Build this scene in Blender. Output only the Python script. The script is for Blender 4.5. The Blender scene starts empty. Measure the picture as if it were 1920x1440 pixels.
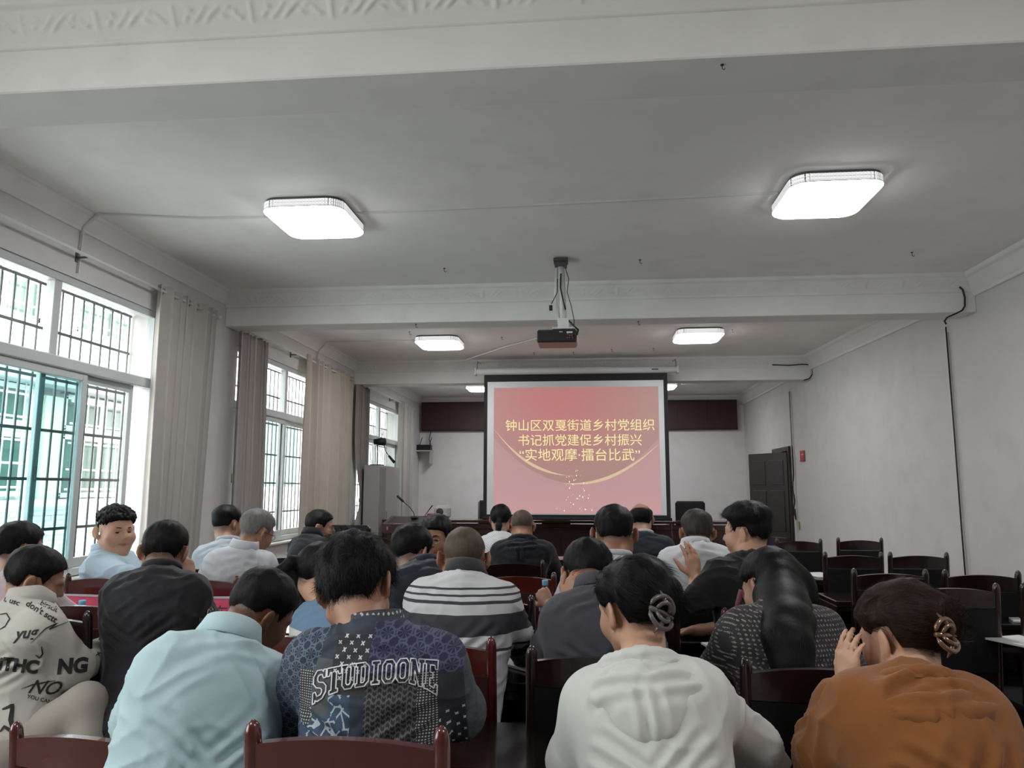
import bpy, bmesh, math, random
import numpy as np
from mathutils import Vector, Matrix
from mathutils.bvhtree import BVHTree

# ---------------------------------------------------------------- camera
F_PX = 1405.0
CAM_H = 1.45
sc = bpy.context.scene
COL = sc.collection
YC = np.array([136.0, 196.0, 1405.0]); YC /= np.linalg.norm(YC)
XC = np.array([14760.0, -160.0, -1405.0]); XC -= XC.dot(YC) * YC; XC /= np.linalg.norm(XC)
ZC = np.cross(XC, YC)
RW = np.stack([XC, YC, ZC])            # world = RW @ camera (x right, y down, z forward)
cam_data = bpy.data.cameras.new('camera')
cam_data.sensor_width = 36.0
cam_data.lens = F_PX / 1920.0 * 36.0
cam_data.clip_start = 0.05
cam = bpy.data.objects.new('camera', cam_data); COL.objects.link(cam)
cam.matrix_world = Matrix(((RW[0, 0], -RW[0, 1], -RW[0, 2], 0), (RW[1, 0], -RW[1, 1], -RW[1, 2], 0),
                           (RW[2, 0], -RW[2, 1], -RW[2, 2], CAM_H), (0, 0, 0, 1)))
sc.camera = cam

def ray(px, py):
    return RW @ np.array([px - 960.0, py - 720.0, F_PX])
def at(px, py, Y):
    v = ray(px, py); return v * (Y / v[1]) + np.array([0, 0, CAM_H])
def atx(px, py, X):
    v = ray(px, py); return v * (X / v[0]) + np.array([0, 0, CAM_H])

# ---------------------------------------------------------------- world and exposure
world = bpy.data.worlds.new('overcast_sky'); sc.world = world
world.use_nodes = True
bg = world.node_tree.nodes['Background']
bg.inputs[0].default_value = (1.0, 0.985, 0.965, 1)
bg.inputs[1].default_value = 5.5
sc.view_settings.view_transform = 'Standard'
sc.view_settings.look = 'None'
sc.view_settings.gamma = 1.0
sc.view_settings.use_curve_mapping = False
sc.view_settings.exposure = 1.08
sc.cycles.use_denoising = True
sc.cycles.max_bounces = 8
sc.cycles.diffuse_bounces = 5
sc.cycles.glossy_bounces = 3
sc.cycles.transparent_max_bounces = 10
sc.cycles.caustics_reflective = False
sc.cycles.caustics_refractive = False
sc.cycles.sample_clamp_indirect = 6.0
LAMP_STRENGTH = 15.0
for y0, y1 in ((-1.1, 1.8), (3.3, 6.2), (7.7, 10.6), (12.1, 15.0)):
    ld = bpy.data.lights.new('window_portal', 'AREA'); ld.shape = 'RECTANGLE'
    ld.size = 2.2; ld.size_y = y1 - y0
    ld.cycles.is_portal = True
    lo = bpy.data.objects.new('window_portal', ld); COL.objects.link(lo)
    lo.location = (-4.06, (y0 + y1) / 2, 1.9)
    lo.rotation_euler = (0, math.radians(-90), 0)

# ---------------------------------------------------------------- materials
MATS = {}
def new_mat(name):
    m = bpy.data.materials.new(name); m.use_nodes = True
    return m, m.node_tree, m.node_tree.nodes['Principled BSDF']
def mat(name, col, rough=0.6, metal=0.0, spec=0.5, bump=None, var=None, coat=0.0, sheen=0.0, emit=None, sss=0.0):
    if name in MATS: return MATS[name]
    m, nt, b = new_mat(name)
    b.inputs['Base Color'].default_value = (*col, 1)
    b.inputs['Roughness'].default_value = rough
    b.inputs['Metallic'].default_value = metal
    b.inputs['Specular IOR Level'].default_value = spec
    b.inputs['Coat Weight'].default_value = coat
    b.inputs['Coat Roughness'].default_value = 0.12
    b.inputs['Sheen Weight'].default_value = sheen
    if sss:
        b.inputs['Subsurface Weight'].default_value = sss
        b.inputs['Subsurface Radius'].default_value = (0.012, 0.005, 0.003)
        b.inputs['Subsurface Scale'].default_value = 1.0
    if emit:
        b.inputs['Emission Color'].default_value = (*emit[0], 1)
        b.inputs['Emission Strength'].default_value = emit[1]
    tc = nt.nodes.new('ShaderNodeTexCoord')
    if bump:
        n = nt.nodes.new('ShaderNodeTexNoise'); n.inputs['Scale'].default_value = bump[0]
        n.inputs['Detail'].default_value = 5
        mp = nt.nodes.new('ShaderNodeMapping')
        if len(bump) > 2: mp.inputs['Scale'].default_value = bump[2]
        nt.links.new(tc.outputs['Object'], mp.inputs[0]); nt.links.new(mp.outputs[0], n.inputs['Vector'])
        bp = nt.nodes.new('ShaderNodeBump'); bp.inputs['Strength'].default_value = bump[1]
        bp.inputs['Distance'].default_value = 0.01
        nt.links.new(n.outputs[0], bp.inputs['Height']); nt.links.new(bp.outputs[0], b.inputs['Normal'])
    if var:   # (second colour, scale, stretch)
        n = nt.nodes.new('ShaderNodeTexNoise'); n.inputs['Scale'].default_value = var[1]; n.inputs['Detail'].default_value = 6
        mp = nt.nodes.new('ShaderNodeMapping')
        if len(var) > 2: mp.inputs['Scale'].default_value = var[2]
        nt.links.new(tc.outputs['Object'], mp.inputs[0]); nt.links.new(mp.outputs[0], n.inputs['Vector'])
        r = nt.nodes.new('ShaderNodeValToRGB'); r.color_ramp.elements[0].position = 0.35; r.color_ramp.elements[1].position = 0.68
        r.color_ramp.elements[0].color = (*col, 1); r.color_ramp.elements[1].color = (*var[0], 1)
        nt.links.new(n.outputs[0], r.inputs[0]); nt.links.new(r.outputs[0], b.inputs['Base Color'])
    MATS[name] = m
    return m

class NB:
    """tiny node-expression helper"""
    def __init__(s, nt): s.nt = nt
    def m(s, op, a, b=None, c=None):
        n = s.nt.nodes.new('ShaderNodeMath'); n.operation = op
        for i, v in enumerate((a, b, c)):
            if v is None: continue
            if isinstance(v, (int, float)): n.inputs[i].default_value = v
            else: s.nt.links.new(v, n.inputs[i])
        return n.outputs[0]
    def rect(s, u, v, u0, u1, v0, v1):
        a = s.m('MULTIPLY', s.m('GREATER_THAN', u, u0), s.m('LESS_THAN', u, u1))
        b = s.m('MULTIPLY', s.m('GREATER_THAN', v, v0), s.m('LESS_THAN', v, v1))
        return s.m('MULTIPLY', a, b)
    def mix(s, f, a, b):
        n = s.nt.nodes.new('ShaderNodeMix'); n.data_type = 'RGBA'
        if isinstance(f, (int, float)): n.inputs[0].default_value = f
        else: s.nt.links.new(f, n.inputs[0])
        for i, v in ((6, a), (7, b)):
            if isinstance(v, tuple): n.inputs[i].default_value = (*v, 1)
            else: s.nt.links.new(v, n.inputs[i])
        return n.outputs[2]
    def noise(s, vec, scale, detail=3, stretch=None):
        if stretch:
            mp = s.nt.nodes.new('ShaderNodeMapping'); mp.inputs['Scale'].default_value = stretch
            s.nt.links.new(vec, mp.inputs[0]); vec = mp.outputs[0]
        n = s.nt.nodes.new('ShaderNodeTexNoise'); n.inputs['Scale'].default_value = scale; n.inputs['Detail'].default_value = detail
        s.nt.links.new(vec, n.inputs['Vector']); return n.outputs[0]
    def coords(s):
        tc = s.nt.nodes.new('ShaderNodeTexCoord'); sp = s.nt.nodes.new('ShaderNodeSeparateXYZ')
        s.nt.links.new(tc.outputs['Object'], sp.inputs[0])
        return tc.outputs['Object'], sp.outputs[0], sp.outputs[1], sp.outputs[2]

def plaster(name, base, stain, rough=0.85):
    if name in MATS: return MATS[name]
    m, nt, b = new_mat(name); nb = NB(nt)
    vec, x, y, z = nb.coords()
    n1 = nb.noise(vec, 0.7, 6); n2 = nb.noise(vec, 3.5, 8); n3 = nb.noise(vec, 60, 3)
    f = nb.m('MULTIPLY', nb.m('SMOOTH_MIN', n1, n2, 0.2), 1.15)
    rr = nt.nodes.new('ShaderNodeValToRGB')
    rr.color_ramp.elements[0].position = 0.3; rr.color_ramp.elements[1].position = 0.62
    rr.color_ramp.elements[0].color = (*stain, 1); rr.color_ramp.elements[1].color = (*base, 1)
    nt.links.new(f, rr.inputs[0]); nt.links.new(rr.outputs[0], b.inputs['Base Color'])
    bp = nt.nodes.new('ShaderNodeBump'); bp.inputs['Strength'].default_value = 0.12; bp.inputs['Distance'].default_value = 0.004
    nt.links.new(nb.m('ADD', n3, nb.m('MULTIPLY', n2, 2.0)), bp.inputs['Height']); nt.links.new(bp.outputs[0], b.inputs['Normal'])
    b.inputs['Roughness'].default_value = rough; b.inputs['Specular IOR Level'].default_value = 0.2
    MATS[name] = m; return m

def wood(name, c1, c2, rough=0.22, coat=0.6):
    if name in MATS: return MATS[name]
    m, nt, b = new_mat(name); nb = NB(nt)
    vec, x, y, z = nb.coords()
    n = nb.noise(vec, 3.0, 6, (1.2, 9, 9)); n2 = nb.noise(vec, 1.3, 2)
    col = nb.mix(nb.m('MULTIPLY', n, 1.1), c1, c2)
    nt.links.new(col, b.inputs['Base Color'])
    b.inputs['Roughness'].default_value = rough
    nt.links.new(nb.m('ADD', nb.m('MULTIPLY', n2, 0.18), rough - 0.05), b.inputs['Roughness'])
    b.inputs['Coat Weight'].default_value = coat; b.inputs['Coat Roughness'].default_value = 0.1
    MATS[name] = m; return m

def glass(name, tint, alpha_mix=0.12):
    if name in MATS: return MATS[name]
    m = bpy.data.materials.new(name); m.use_nodes = True; nt = m.node_tree
    nt.nodes.clear()
    o = nt.nodes.new('ShaderNodeOutputMaterial'); t = nt.nodes.new('ShaderNodeBsdfTransparent'); g = nt.nodes.new('ShaderNodeBsdfGlossy')
    mx = nt.nodes.new('ShaderNodeMixShader'); lw = nt.nodes.new('ShaderNodeLayerWeight'); nb = NB(nt)
    fac = nb.m('ADD', nb.m('MULTIPLY', nb.m('POWER', lw.outputs['Facing'], 4.0), .35), .03)
    t.inputs[0].default_value = (*tint, 1); g.inputs['Roughness'].default_value = 0.02
    nt.links.new(fac, mx.inputs[0]); nt.links.new(t.outputs[0], mx.inputs[1]); nt.links.new(g.outputs[0], mx.inputs[2])
    nt.links.new(mx.outputs[0], o.inputs[0])
    MATS[name] = m; return m

# ---------------------------------------------------------------- object helpers
def prop(o, label=None, cat=None, group=None, kind=None):
    if label: o['label'] = label
    if cat: o['category'] = cat
    if group: o['group'] = group
    if kind: o['kind'] = kind
    return o
def thing(name, label, cat, loc=(0, 0, 0), rz=0.0, group=None):
    o = bpy.data.objects.new(name, None); COL.objects.link(o)
    o.empty_display_size = 0.1
    o.location = loc; o.rotation_euler = (0, 0, rz)
    return prop(o, label, cat, group)
def link(name, me, parent=None, m=None):
    o = bpy.data.objects.new(name, me); COL.objects.link(o)
    if m is not None and not me.materials:
        for q in (m if isinstance(m, (list, tuple)) else (m,)): me.materials.append(q)
    if parent is not None: o.parent = parent
    return o
def np_mesh(name, verts, faces, smooth=True):
    """verts N x 3; faces M x k array (k = 3 or 4) or a list of such arrays"""
    me = bpy.data.meshes.new(name)
    if not isinstance(faces, list): faces = [faces]
    faces = [np.asarray(f, dtype=np.int32) for f in faces if len(f)]
    me.vertices.add(len(verts)); me.vertices.foreach_set('co', np.asarray(verts, dtype=np.float32).ravel())
    nl = sum(f.size for f in faces); npoly = sum(len(f) for f in faces)
    me.loops.add(nl); me.polygons.add(npoly)
    me.loops.foreach_set('vertex_index', np.concatenate([f.ravel() for f in faces]))
    st = []; s = 0
    for f in faces:
        st.append(np.arange(len(f), dtype=np.int32) * f.shape[1] + s); s += f.size
    me.polygons.foreach_set('loop_start', np.concatenate(st))
    me.update(calc_edges=True)
    if smooth: me.polygons.foreach_set('use_smooth', np.ones(npoly, dtype=bool))
    return me

class MB:
    """collects boxes, tubes and lathes into one mesh"""
    def __init__(s): s.v = []; s.f = []; s.sm = []
    def add(s, vs, fs, smooth=False):
        k = len(s.v); s.v += [tuple(v) for v in vs]
        for f in fs: s.f.append([i + k for i in f]); s.sm.append(smooth)
        return s
    def box(s, c, d, rz=0.0, bev=0.0, R=None):
        x, y, z = d[0] / 2, d[1] / 2, d[2] / 2
        b = min(bev, x * .9, y * .9, z * .9)
        if b <= 0:
            vs = [(i * x, j * y, k * z) for k in (-1, 1) for j in (-1, 1) for i in (-1, 1)]
            fs = [(0, 2, 3, 1), (4, 5, 7, 6), (0, 1, 5, 4), (2, 6, 7, 3), (0, 4, 6, 2), (1, 3, 7, 5)]
        else:
            vs = []; idx = {}
            for i in (-1, 1):
                for j in (-1, 1):
                    for k in (-1, 1):
                        for a in range(3):
                            p = [i * (x - b), j * (y - b), k * (z - b)]
                            p[a] = (i * x, j * y, k * z)[a]
                            idx[(i, j, k, a)] = len(vs); vs.append(tuple(p))
            fs = []
            for a in range(3):
                o1, o2 = [q for q in range(3) if q != a]
                for sg in (-1, 1):
                    q = []
                    for (m1, m2) in ((-1, -1), (1, -1), (1, 1), (-1, 1)):
                        t = [0, 0, 0]; t[a] = sg; t[o1] = m1; t[o2] = m2; q.append(idx[(*t, a)])
                    flip = (sg < 0) ^ (a == 1)
                    fs.append(q[::-1] if flip else q)
            for a in range(3):   # edges along axis a
                o1, o2 = [q for q in range(3) if q != a]
                for m1 in (-1, 1):
                    for m2 in (-1, 1):
                        t0 = [0, 0, 0]; t0[a] = -1; t0[o1] = m1; t0[o2] = m2; t1 = list(t0); t1[a] = 1
                        q = [idx[(*t0, o1)], idx[(*t1, o1)], idx[(*t1, o2)], idx[(*t0, o2)]]
                        fl = (m1 * m2 > 0) ^ (a == 1)
                        fs.append(q if fl else q[::-1])
            for i in (-1, 1):
                for j in (-1, 1):
                    for k in (-1, 1):
                        q = [idx[(i, j, k, 0)], idx[(i, j, k, 1)], idx[(i, j, k, 2)]]
                        fs.append(q if i * j * k > 0 else q[::-1])
        if R is None and rz:
            R = np.array(((math.cos(rz), -math.sin(rz), 0), (math.sin(rz), math.cos(rz), 0), (0, 0, 1)))
        vs = np.array(vs, float)
        if R is not None: vs = vs @ np.asarray(R).T
        s.add(vs + np.array(c, float), fs)
        return s
    def bar(s, a, b, w, h=None, bev=0.0):
        a = np.array(a, float); b = np.array(b, float); d = b - a; L = np.linalg.norm(d); d /= L
        up = np.array((0, 0, 1.0)) if abs(d[2]) < 0.95 else np.array((0, 1.0, 0))
        x = np.cross(d, up); x /= np.linalg.norm(x); y = np.cross(x, d)
        return s.box((a + b) / 2, (w, L, h or w), R=np.stack([x, d, y], 1), bev=bev)
    def tube(s, pts, r, n=8, caps=True):
        pts = [np.array(p, float) for p in pts]
        rs = r if isinstance(r, (list, tuple)) else [r] * len(pts)
        rings = []; x = None
        for i, p in enumerate(pts):
            d = pts[min(i + 1, len(pts) - 1)] - pts[max(i - 1, 0)]; d /= np.linalg.norm(d) + 1e-9
            if x is None:
                up = np.array((0, 0, 1.0)) if abs(d[2]) < 0.9 else np.array((1.0, 0, 0)); x = np.cross(d, up)
            else: x = x - x.dot(d) * d
            x /= np.linalg.norm(x) + 1e-9; y = np.cross(d, x)
            rings.append([p + rs[i] * (math.cos(2 * math.pi * k / n) * x + math.sin(2 * math.pi * k / n) * y) for k in range(n)])
        vs = [v for q in rings for v in q]
        fs = [(i * n + k, i * n + (k + 1) % n, (i + 1) * n + (k + 1) % n, (i + 1) * n + k) for i in range(len(pts) - 1) for k in range(n)]
        if caps: fs += [tuple(range(n))[::-1], tuple(range((len(pts) - 1) * n, len(pts) * n))]
        return s.add(vs, fs, True)
    def lathe(s, prof, c=(0, 0, 0), n=20, axis=2):
        vs = []; fs = []
        for r, z in prof:
            for k in range(n):
                a = 2 * math.pi * k / n; p = [r * math.cos(a), r * math.sin(a), z]
                if axis == 1: p = [p[0], -p[2], p[1]]
                if axis == 0: p = [p[2], p[1], -p[0]]
                vs.append((p[0] + c[0], p[1] + c[1], p[2] + c[2]))
        m = len(prof)
        fs = [(i * n + k, i * n + (k + 1) % n, (i + 1) * n + (k + 1) % n, (i + 1) * n + k) for i in range(m - 1) for k in range(n)]
        fs += [tuple(range(n))[::-1], tuple(range((m - 1) * n, m * n))]
        return s.add(vs, fs, True)
    def prism(s, pts, z0, z1):
        n = len(pts)
        vs = [(p[0], p[1], z0) for p in pts] + [(p[0], p[1], z1) for p in pts]
        fs = [tuple(range(n))[::-1], tuple(range(n, 2 * n))] + [(i, (i + 1) % n, n + (i + 1) % n, n + i) for i in range(n)]
        return s.add(vs, fs)
    def mesh(s, name):
        me = bpy.data.meshes.new(name); me.from_pydata(s.v, [], s.f); me.update()
        me.polygons.foreach_set('use_smooth', s.sm)
        return me
    def build(s, name, m, parent=None):
        return link(name, s.mesh(name), parent, m)
def copy_tree(o, parent=None):
    c = o.copy(); COL.objects.link(c)
    if parent is not None: c.parent = parent
    for ch in list(o.children): copy_tree(ch, c)
    return c

# ---------------------------------------------------------------- vectorised noise
def _hash(i, j, k, seed):
    n = (i * 73856093) ^ (j * 19349663) ^ (k * 83492791) ^ (seed * 2654435)
    n = (n ^ (n >> 13)) * 1274126177; n = n & 0x7fffffff
    n = (n ^ (n >> 16)) & 0xffff
    return n.astype(np.float64) / 65535.0
def vnoise(p, seed=0):
    p = np.asarray(p, float) + 1000.0
    i = np.floor(p).astype(np.int64); f = p - i; f = f * f * (3 - 2 * f)
    r = 0
    for dx in (0, 1):
        wx = f[:, 0] if dx else 1 - f[:, 0]
        for dy in (0, 1):
            wy = f[:, 1] if dy else 1 - f[:, 1]
            for dz in (0, 1):
                wz = f[:, 2] if dz else 1 - f[:, 2]
                r = r + wx * wy * wz * _hash(i[:, 0] + dx, i[:, 1] + dy, i[:, 2] + dz, seed)
    return r
def sstep(x, a, b):
    t = np.clip((x - a) / (b - a), 0, 1); return t * t * (3 - 2 * t)

# ---------------------------------------------------------------- signed distance bodies
def nrm(v):
    v = np.asarray(v, float); return v / (np.linalg.norm(v) + 1e-12)
class SDF:
    def __init__(s): s.p = []
    def cap(s, a, b, ra, rb=None, k=0.02, op='u'):
        a = np.array(a, float); b = np.array(b, float); rb = ra if rb is None else rb
        r = max(ra, rb)
        s.p.append(('c', a, b, ra, rb, k, op, np.minimum(a, b) - r, np.maximum(a, b) + r)); return s
    def ell(s, c, r, R=None, k=0.02, op='u'):
        c = np.array(c, float); R = np.eye(3) if R is None else np.asarray(R); m = max(r)
        ext = np.sqrt(((R * np.array(r)) ** 2).sum(1))
        s.p.append(('e', c, np.array(r, float), R, None, k, op, c - ext, c + ext)); return s
    def fn(s, f, lo, hi, k=0.01, op='u'):
        s.p.append(('f', f, None, None, None, k, op, np.array(lo, float), np.array(hi, float))); return s
    def poly(s, pts, rs, k=0.02, op='u'):
        for i in range(len(pts) - 1): s.cap(pts[i], pts[i + 1], rs[i], rs[i + 1], k, op)
        return s
    def inflate(s, d):
        q = SDF()
        for p in s.p:
            p = list(p)
            if p[0] == 'c': p[3] += d; p[4] += d
            elif p[0] == 'e': p[2] = p[2] + d
            p[7] = p[7] - d; p[8] = p[8] + d
            q.p.append(tuple(p))
        return q
    @staticmethod
    def ev(p, X, Y, Z):
        t = p[0]
        if t == 'c':
            _, a, b, ra, rb = p[:5]; ab = b - a; L = float(ab.dot(ab)) + 1e-12
            dx = X - a[0]; dy = Y - a[1]; dz = Z - a[2]
            h = np.clip((dx * ab[0] + dy * ab[1] + dz * ab[2]) / L, 0, 1)
            return np.sqrt((dx - ab[0] * h) ** 2 + (dy - ab[1] * h) ** 2 + (dz - ab[2] * h) ** 2) - (ra + (rb - ra) * h)
        if t == 'e':
            _, c, r, R = p[:4]; dx = X - c[0]; dy = Y - c[1]; dz = Z - c[2]
            q = [(dx * R[0, i] + dy * R[1, i] + dz * R[2, i]) for i in range(3)]
            k0 = np.sqrt(sum((q[i] / r[i]) ** 2 for i in range(3)))
            k1 = np.sqrt(sum((q[i] / r[i] ** 2) ** 2 for i in range(3))) + 1e-9
            return k0 * (k0 - 1) / k1
        return p[1](X, Y, Z)
    def at(s, P):
        P = np.asarray(P, float); F = np.full(len(P), 1.0)
        for p in s.p:
            d = s.ev(p, P[:, 0], P[:, 1], P[:, 2]); F = s.comb(F, d, p[5], p[6])
        return F
    @staticmethod
    def comb(F, d, k, op):
        if op == 'u':
            h = np.maximum(k - np.abs(F - d), 0) / k; return np.minimum(F, d) - h * h * k * 0.25
        h = np.maximum(k - np.abs(F + d), 0) / k
        return np.maximum(F, -d) + h * h * k * 0.25
    def mesh(s, h, post=None):
        us = [p for p in s.p if p[6] == 'u']
        lo = np.min([p[7] for p in us], 0) - 3 * h - 0.012; hi = np.max([p[8] for p in us], 0) + 3 * h + 0.012
        n = np.ceil((hi - lo) / h).astype(int) + 1
        ax = [(lo[i] + h * np.arange(n[i])).astype(np.float32) for i in range(3)]
        F = np.full(n, 1.0, dtype=np.float32)
        for p in s.p:
            mg = p[5] + 2.5 * h
            i0 = np.clip(np.floor((p[7] - mg - lo) / h).astype(int), 0, n - 1)
            i1 = np.clip(np.ceil((p[8] + mg - lo) / h).astype(int) + 1, 1, n)
            if (i1 <= i0).any(): continue
            sl = tuple(slice(i0[i], i1[i]) for i in range(3))
            X = ax[0][sl[0]][:, None, None]; Y = ax[1][sl[1]][None, :, None]; Z = ax[2][sl[2]][None, None, :]
            d = s.ev(p, X, Y, Z)
            F[sl] = s.comb(F[sl], d.astype(np.float32) if hasattr(d, 'astype') else d, p[5], p[6])
        ins = F < 0
        c = np.zeros(n - 1, dtype=np.int8)
        for dx in (0, 1):
            for dy in (0, 1):
                for dz in (0, 1):
                    c += ins[dx:n[0] - 1 + dx, dy:n[1] - 1 + dy, dz:n[2] - 1 + dz]
        act = (c > 0) & (c < 8)
        I = np.argwhere(act)
        vid = np.full(n - 1, -1, dtype=np.int32); vid[act] = np.arange(len(I))
        corners = [(a, b, g) for a in (0, 1) for b in (0, 1) for g in (0, 1)]
        val = np.stack([F[I[:, 0] + a, I[:, 1] + b, I[:, 2] + g] for a, b, g in corners], 1)
        acc = np.zeros((len(I), 3)); cnt = np.zeros(len(I))
        for q in range(8):
            for w in range(q + 1, 8):
                cq, cw = np.array(corners[q]), np.array(corners[w])
                if np.abs(cq - cw).sum() != 1: continue
                m = (val[:, q] < 0) != (val[:, w] < 0)
                t = val[m, q] / (val[m, q] - val[m, w])
                acc[m] += cq + (cw - cq) * t[:, None]; cnt[m] += 1
        V = (I + acc / cnt[:, None]) * h + lo
        faces = []
        for a in range(3):
            b, g = [(1, 2), (2, 0), (0, 1)][a]
            A = np.take(ins, range(0, n[a] - 1), a); B = np.take(ins, range(1, n[a]), a)
            sl = [slice(None)] * 3; sl[b] = slice(1, n[b] - 1); sl[g] = slice(1, n[g] - 1)
            A = A[tuple(sl)]; B = B[tuple(sl)]
            for cond, flip in (((A & ~B), False), ((~A & B), True)):
                E = np.argwhere(cond)
                if not len(E): continue
                E[:, b] += 1; E[:, g] += 1
                def vv(db, dg):
                    Q = E.copy(); Q[:, b] -= db; Q[:, g] -= dg; return vid[Q[:, 0], Q[:, 1], Q[:, 2]]
                q = np.stack([vv(1, 1), vv(0, 1), vv(0, 0), vv(1, 0)], 1)
                faces.append(q[:, ::-1] if flip else q)
        Fc = np.concatenate(faces)
        # gradient normals
        g = []
        J = np.clip(((V - lo) / h).round().astype(int), 1, n - 2)
        for a in range(3):
            P1 = J.copy(); P1[:, a] += 1; P0 = J.copy(); P0[:, a] -= 1
            g.append(F[P1[:, 0], P1[:, 1], P1[:, 2]] - F[P0[:, 0], P0[:, 1], P0[:, 2]])
        N = np.stack(g, 1); N /= np.linalg.norm(N, axis=1)[:, None] + 1e-9
        if post is not None: V = post(V, N)
        return V, Fc, N
def rot(yaw=0, pitch=0, roll=0):
    """yaw +: turn to the left; pitch +: bow down; roll +: tip towards the right"""
    y, p, r = (math.radians(a) for a in (yaw, -pitch, roll))
    Rz = np.array(((math.cos(y), -math.sin(y), 0), (math.sin(y), math.cos(y), 0), (0, 0, 1)))
    Rx = np.array(((1, 0, 0), (0, math.cos(p), -math.sin(p)), (0, math.sin(p), math.cos(p))))
    Ry = np.array(((math.cos(r), 0, math.sin(r)), (0, 1, 0), (-math.sin(r), 0, math.cos(r))))
    return Rz @ Rx @ Ry
# ================================================================ people
def skin_mat(tone):
    key = 'skin_%s' % tone
    if key in MATS: return MATS[key]
    col = {'fair': (0.53, 0.33, 0.23), 'mid': (0.39, 0.225, 0.15), 'tan': (0.33, 0.175, 0.11), 'dark': (0.24, 0.12, 0.075)}[tone]
    m, nt, b = new_mat(key); nb = NB(nt)
    vec, x, y, z = nb.coords()
    n = nb.noise(vec, 18, 4)
    c = nb.mix(n, col, tuple(q * f for q, f in zip(col, (0.92, 0.78, 0.74))))
    at_ = nt.nodes.new('ShaderNodeAttribute'); at_.attribute_name = 'stubble'
    c = nb.mix(at_.outputs['Fac'], c, (0.03, 0.024, 0.02))
    lp = nt.nodes.new('ShaderNodeAttribute'); lp.attribute_name = 'lips'
    c = nb.mix(lp.outputs['Fac'], c, (col[0] * .75, col[1] * .42, col[2] * .42))
    nt.links.new(c, b.inputs['Base Color'])
    b.inputs['Roughness'].default_value = 0.5
    b.inputs['Subsurface Weight'].default_value = 0.12; b.inputs['Subsurface Radius'].default_value = (0.012, 0.005, 0.003)
    b.inputs['Subsurface Scale'].default_value = 1.0
    bp = nt.nodes.new('ShaderNodeBump'); bp.inputs['Strength'].default_value = 0.15; bp.inputs['Distance'].default_value = 0.002
    nt.links.new(nb.noise(vec, 350, 2), bp.inputs['Height']); nt.links.new(bp.outputs[0], b.inputs['Normal'])
    MATS[key] = m; return m
def hair_mat(tone='black'):
    key = 'hair_' + tone
    if key in MATS: return MATS[key]
    c1, c2 = {'black': ((0.003, 0.0028, 0.0028), (0.008, 0.007, 0.007)), 'brown': ((0.010, 0.005, 0.0035), (0.026, 0.012, 0.008)),
              'grey': ((0.075, 0.073, 0.072), (0.22, 0.215, 0.21)), 'buzz': ((0.045, 0.034, 0.026), (0.10, 0.075, 0.055)),
              'salt': ((0.012, 0.011, 0.010), (0.06, 0.055, 0.05))}[tone]
    m, nt, b = new_mat(key); nb = NB(nt)
    vec, x, y, z = nb.coords()
    n = nb.noise(vec, 60, 4, (1, 1, 0.25)); n2 = nb.noise(vec, 420, 2, (1, 1, 0.3))
    nt.links.new(nb.mix(nb.m('MULTIPLY', n, n2), c1, tuple(q * 2 for q in c2)), b.inputs['Base Color'])
    b.inputs['Roughness'].default_value = 0.5; b.inputs['Specular IOR Level'].default_value = 0.16
    bp = nt.nodes.new('ShaderNodeBump'); bp.inputs['Strength'].default_value = 0.5; bp.inputs['Distance'].default_value = 0.003
    nt.links.new(nb.m('ADD', n, nb.m('MULTIPLY', n2, 0.6)), bp.inputs['Height']); nt.links.new(bp.outputs[0], b.inputs['Normal'])
    MATS[key] = m; return m
def cloth(name, col, var=None, rough=0.85, weave=900, wst=0.25, dark=0.0):
    if name in MATS: return MATS[name]
    m, nt, b = new_mat(name); nb = NB(nt)
    vec, x, y, z = nb.coords()
    n = nb.noise(vec, 6, 5); n2 = nb.noise(vec, weave, 2)
    c2 = var or tuple(q * 0.82 for q in col)
    nt.links.new(nb.mix(n, col, c2), b.inputs['Base Color'])
    b.inputs['Roughness'].default_value = rough; b.inputs['Specular IOR Level'].default_value = 0.25
    b.inputs['Sheen Weight'].default_value = 0.15
    bp = nt.nodes.new('ShaderNodeBump'); bp.inputs['Strength'].default_value = wst; bp.inputs['Distance'].default_value = 0.002
    nt.links.new(n2, bp.inputs['Height']); nt.links.new(bp.outputs[0], b.inputs['Normal'])
    MATS[name] = m; return m

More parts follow.
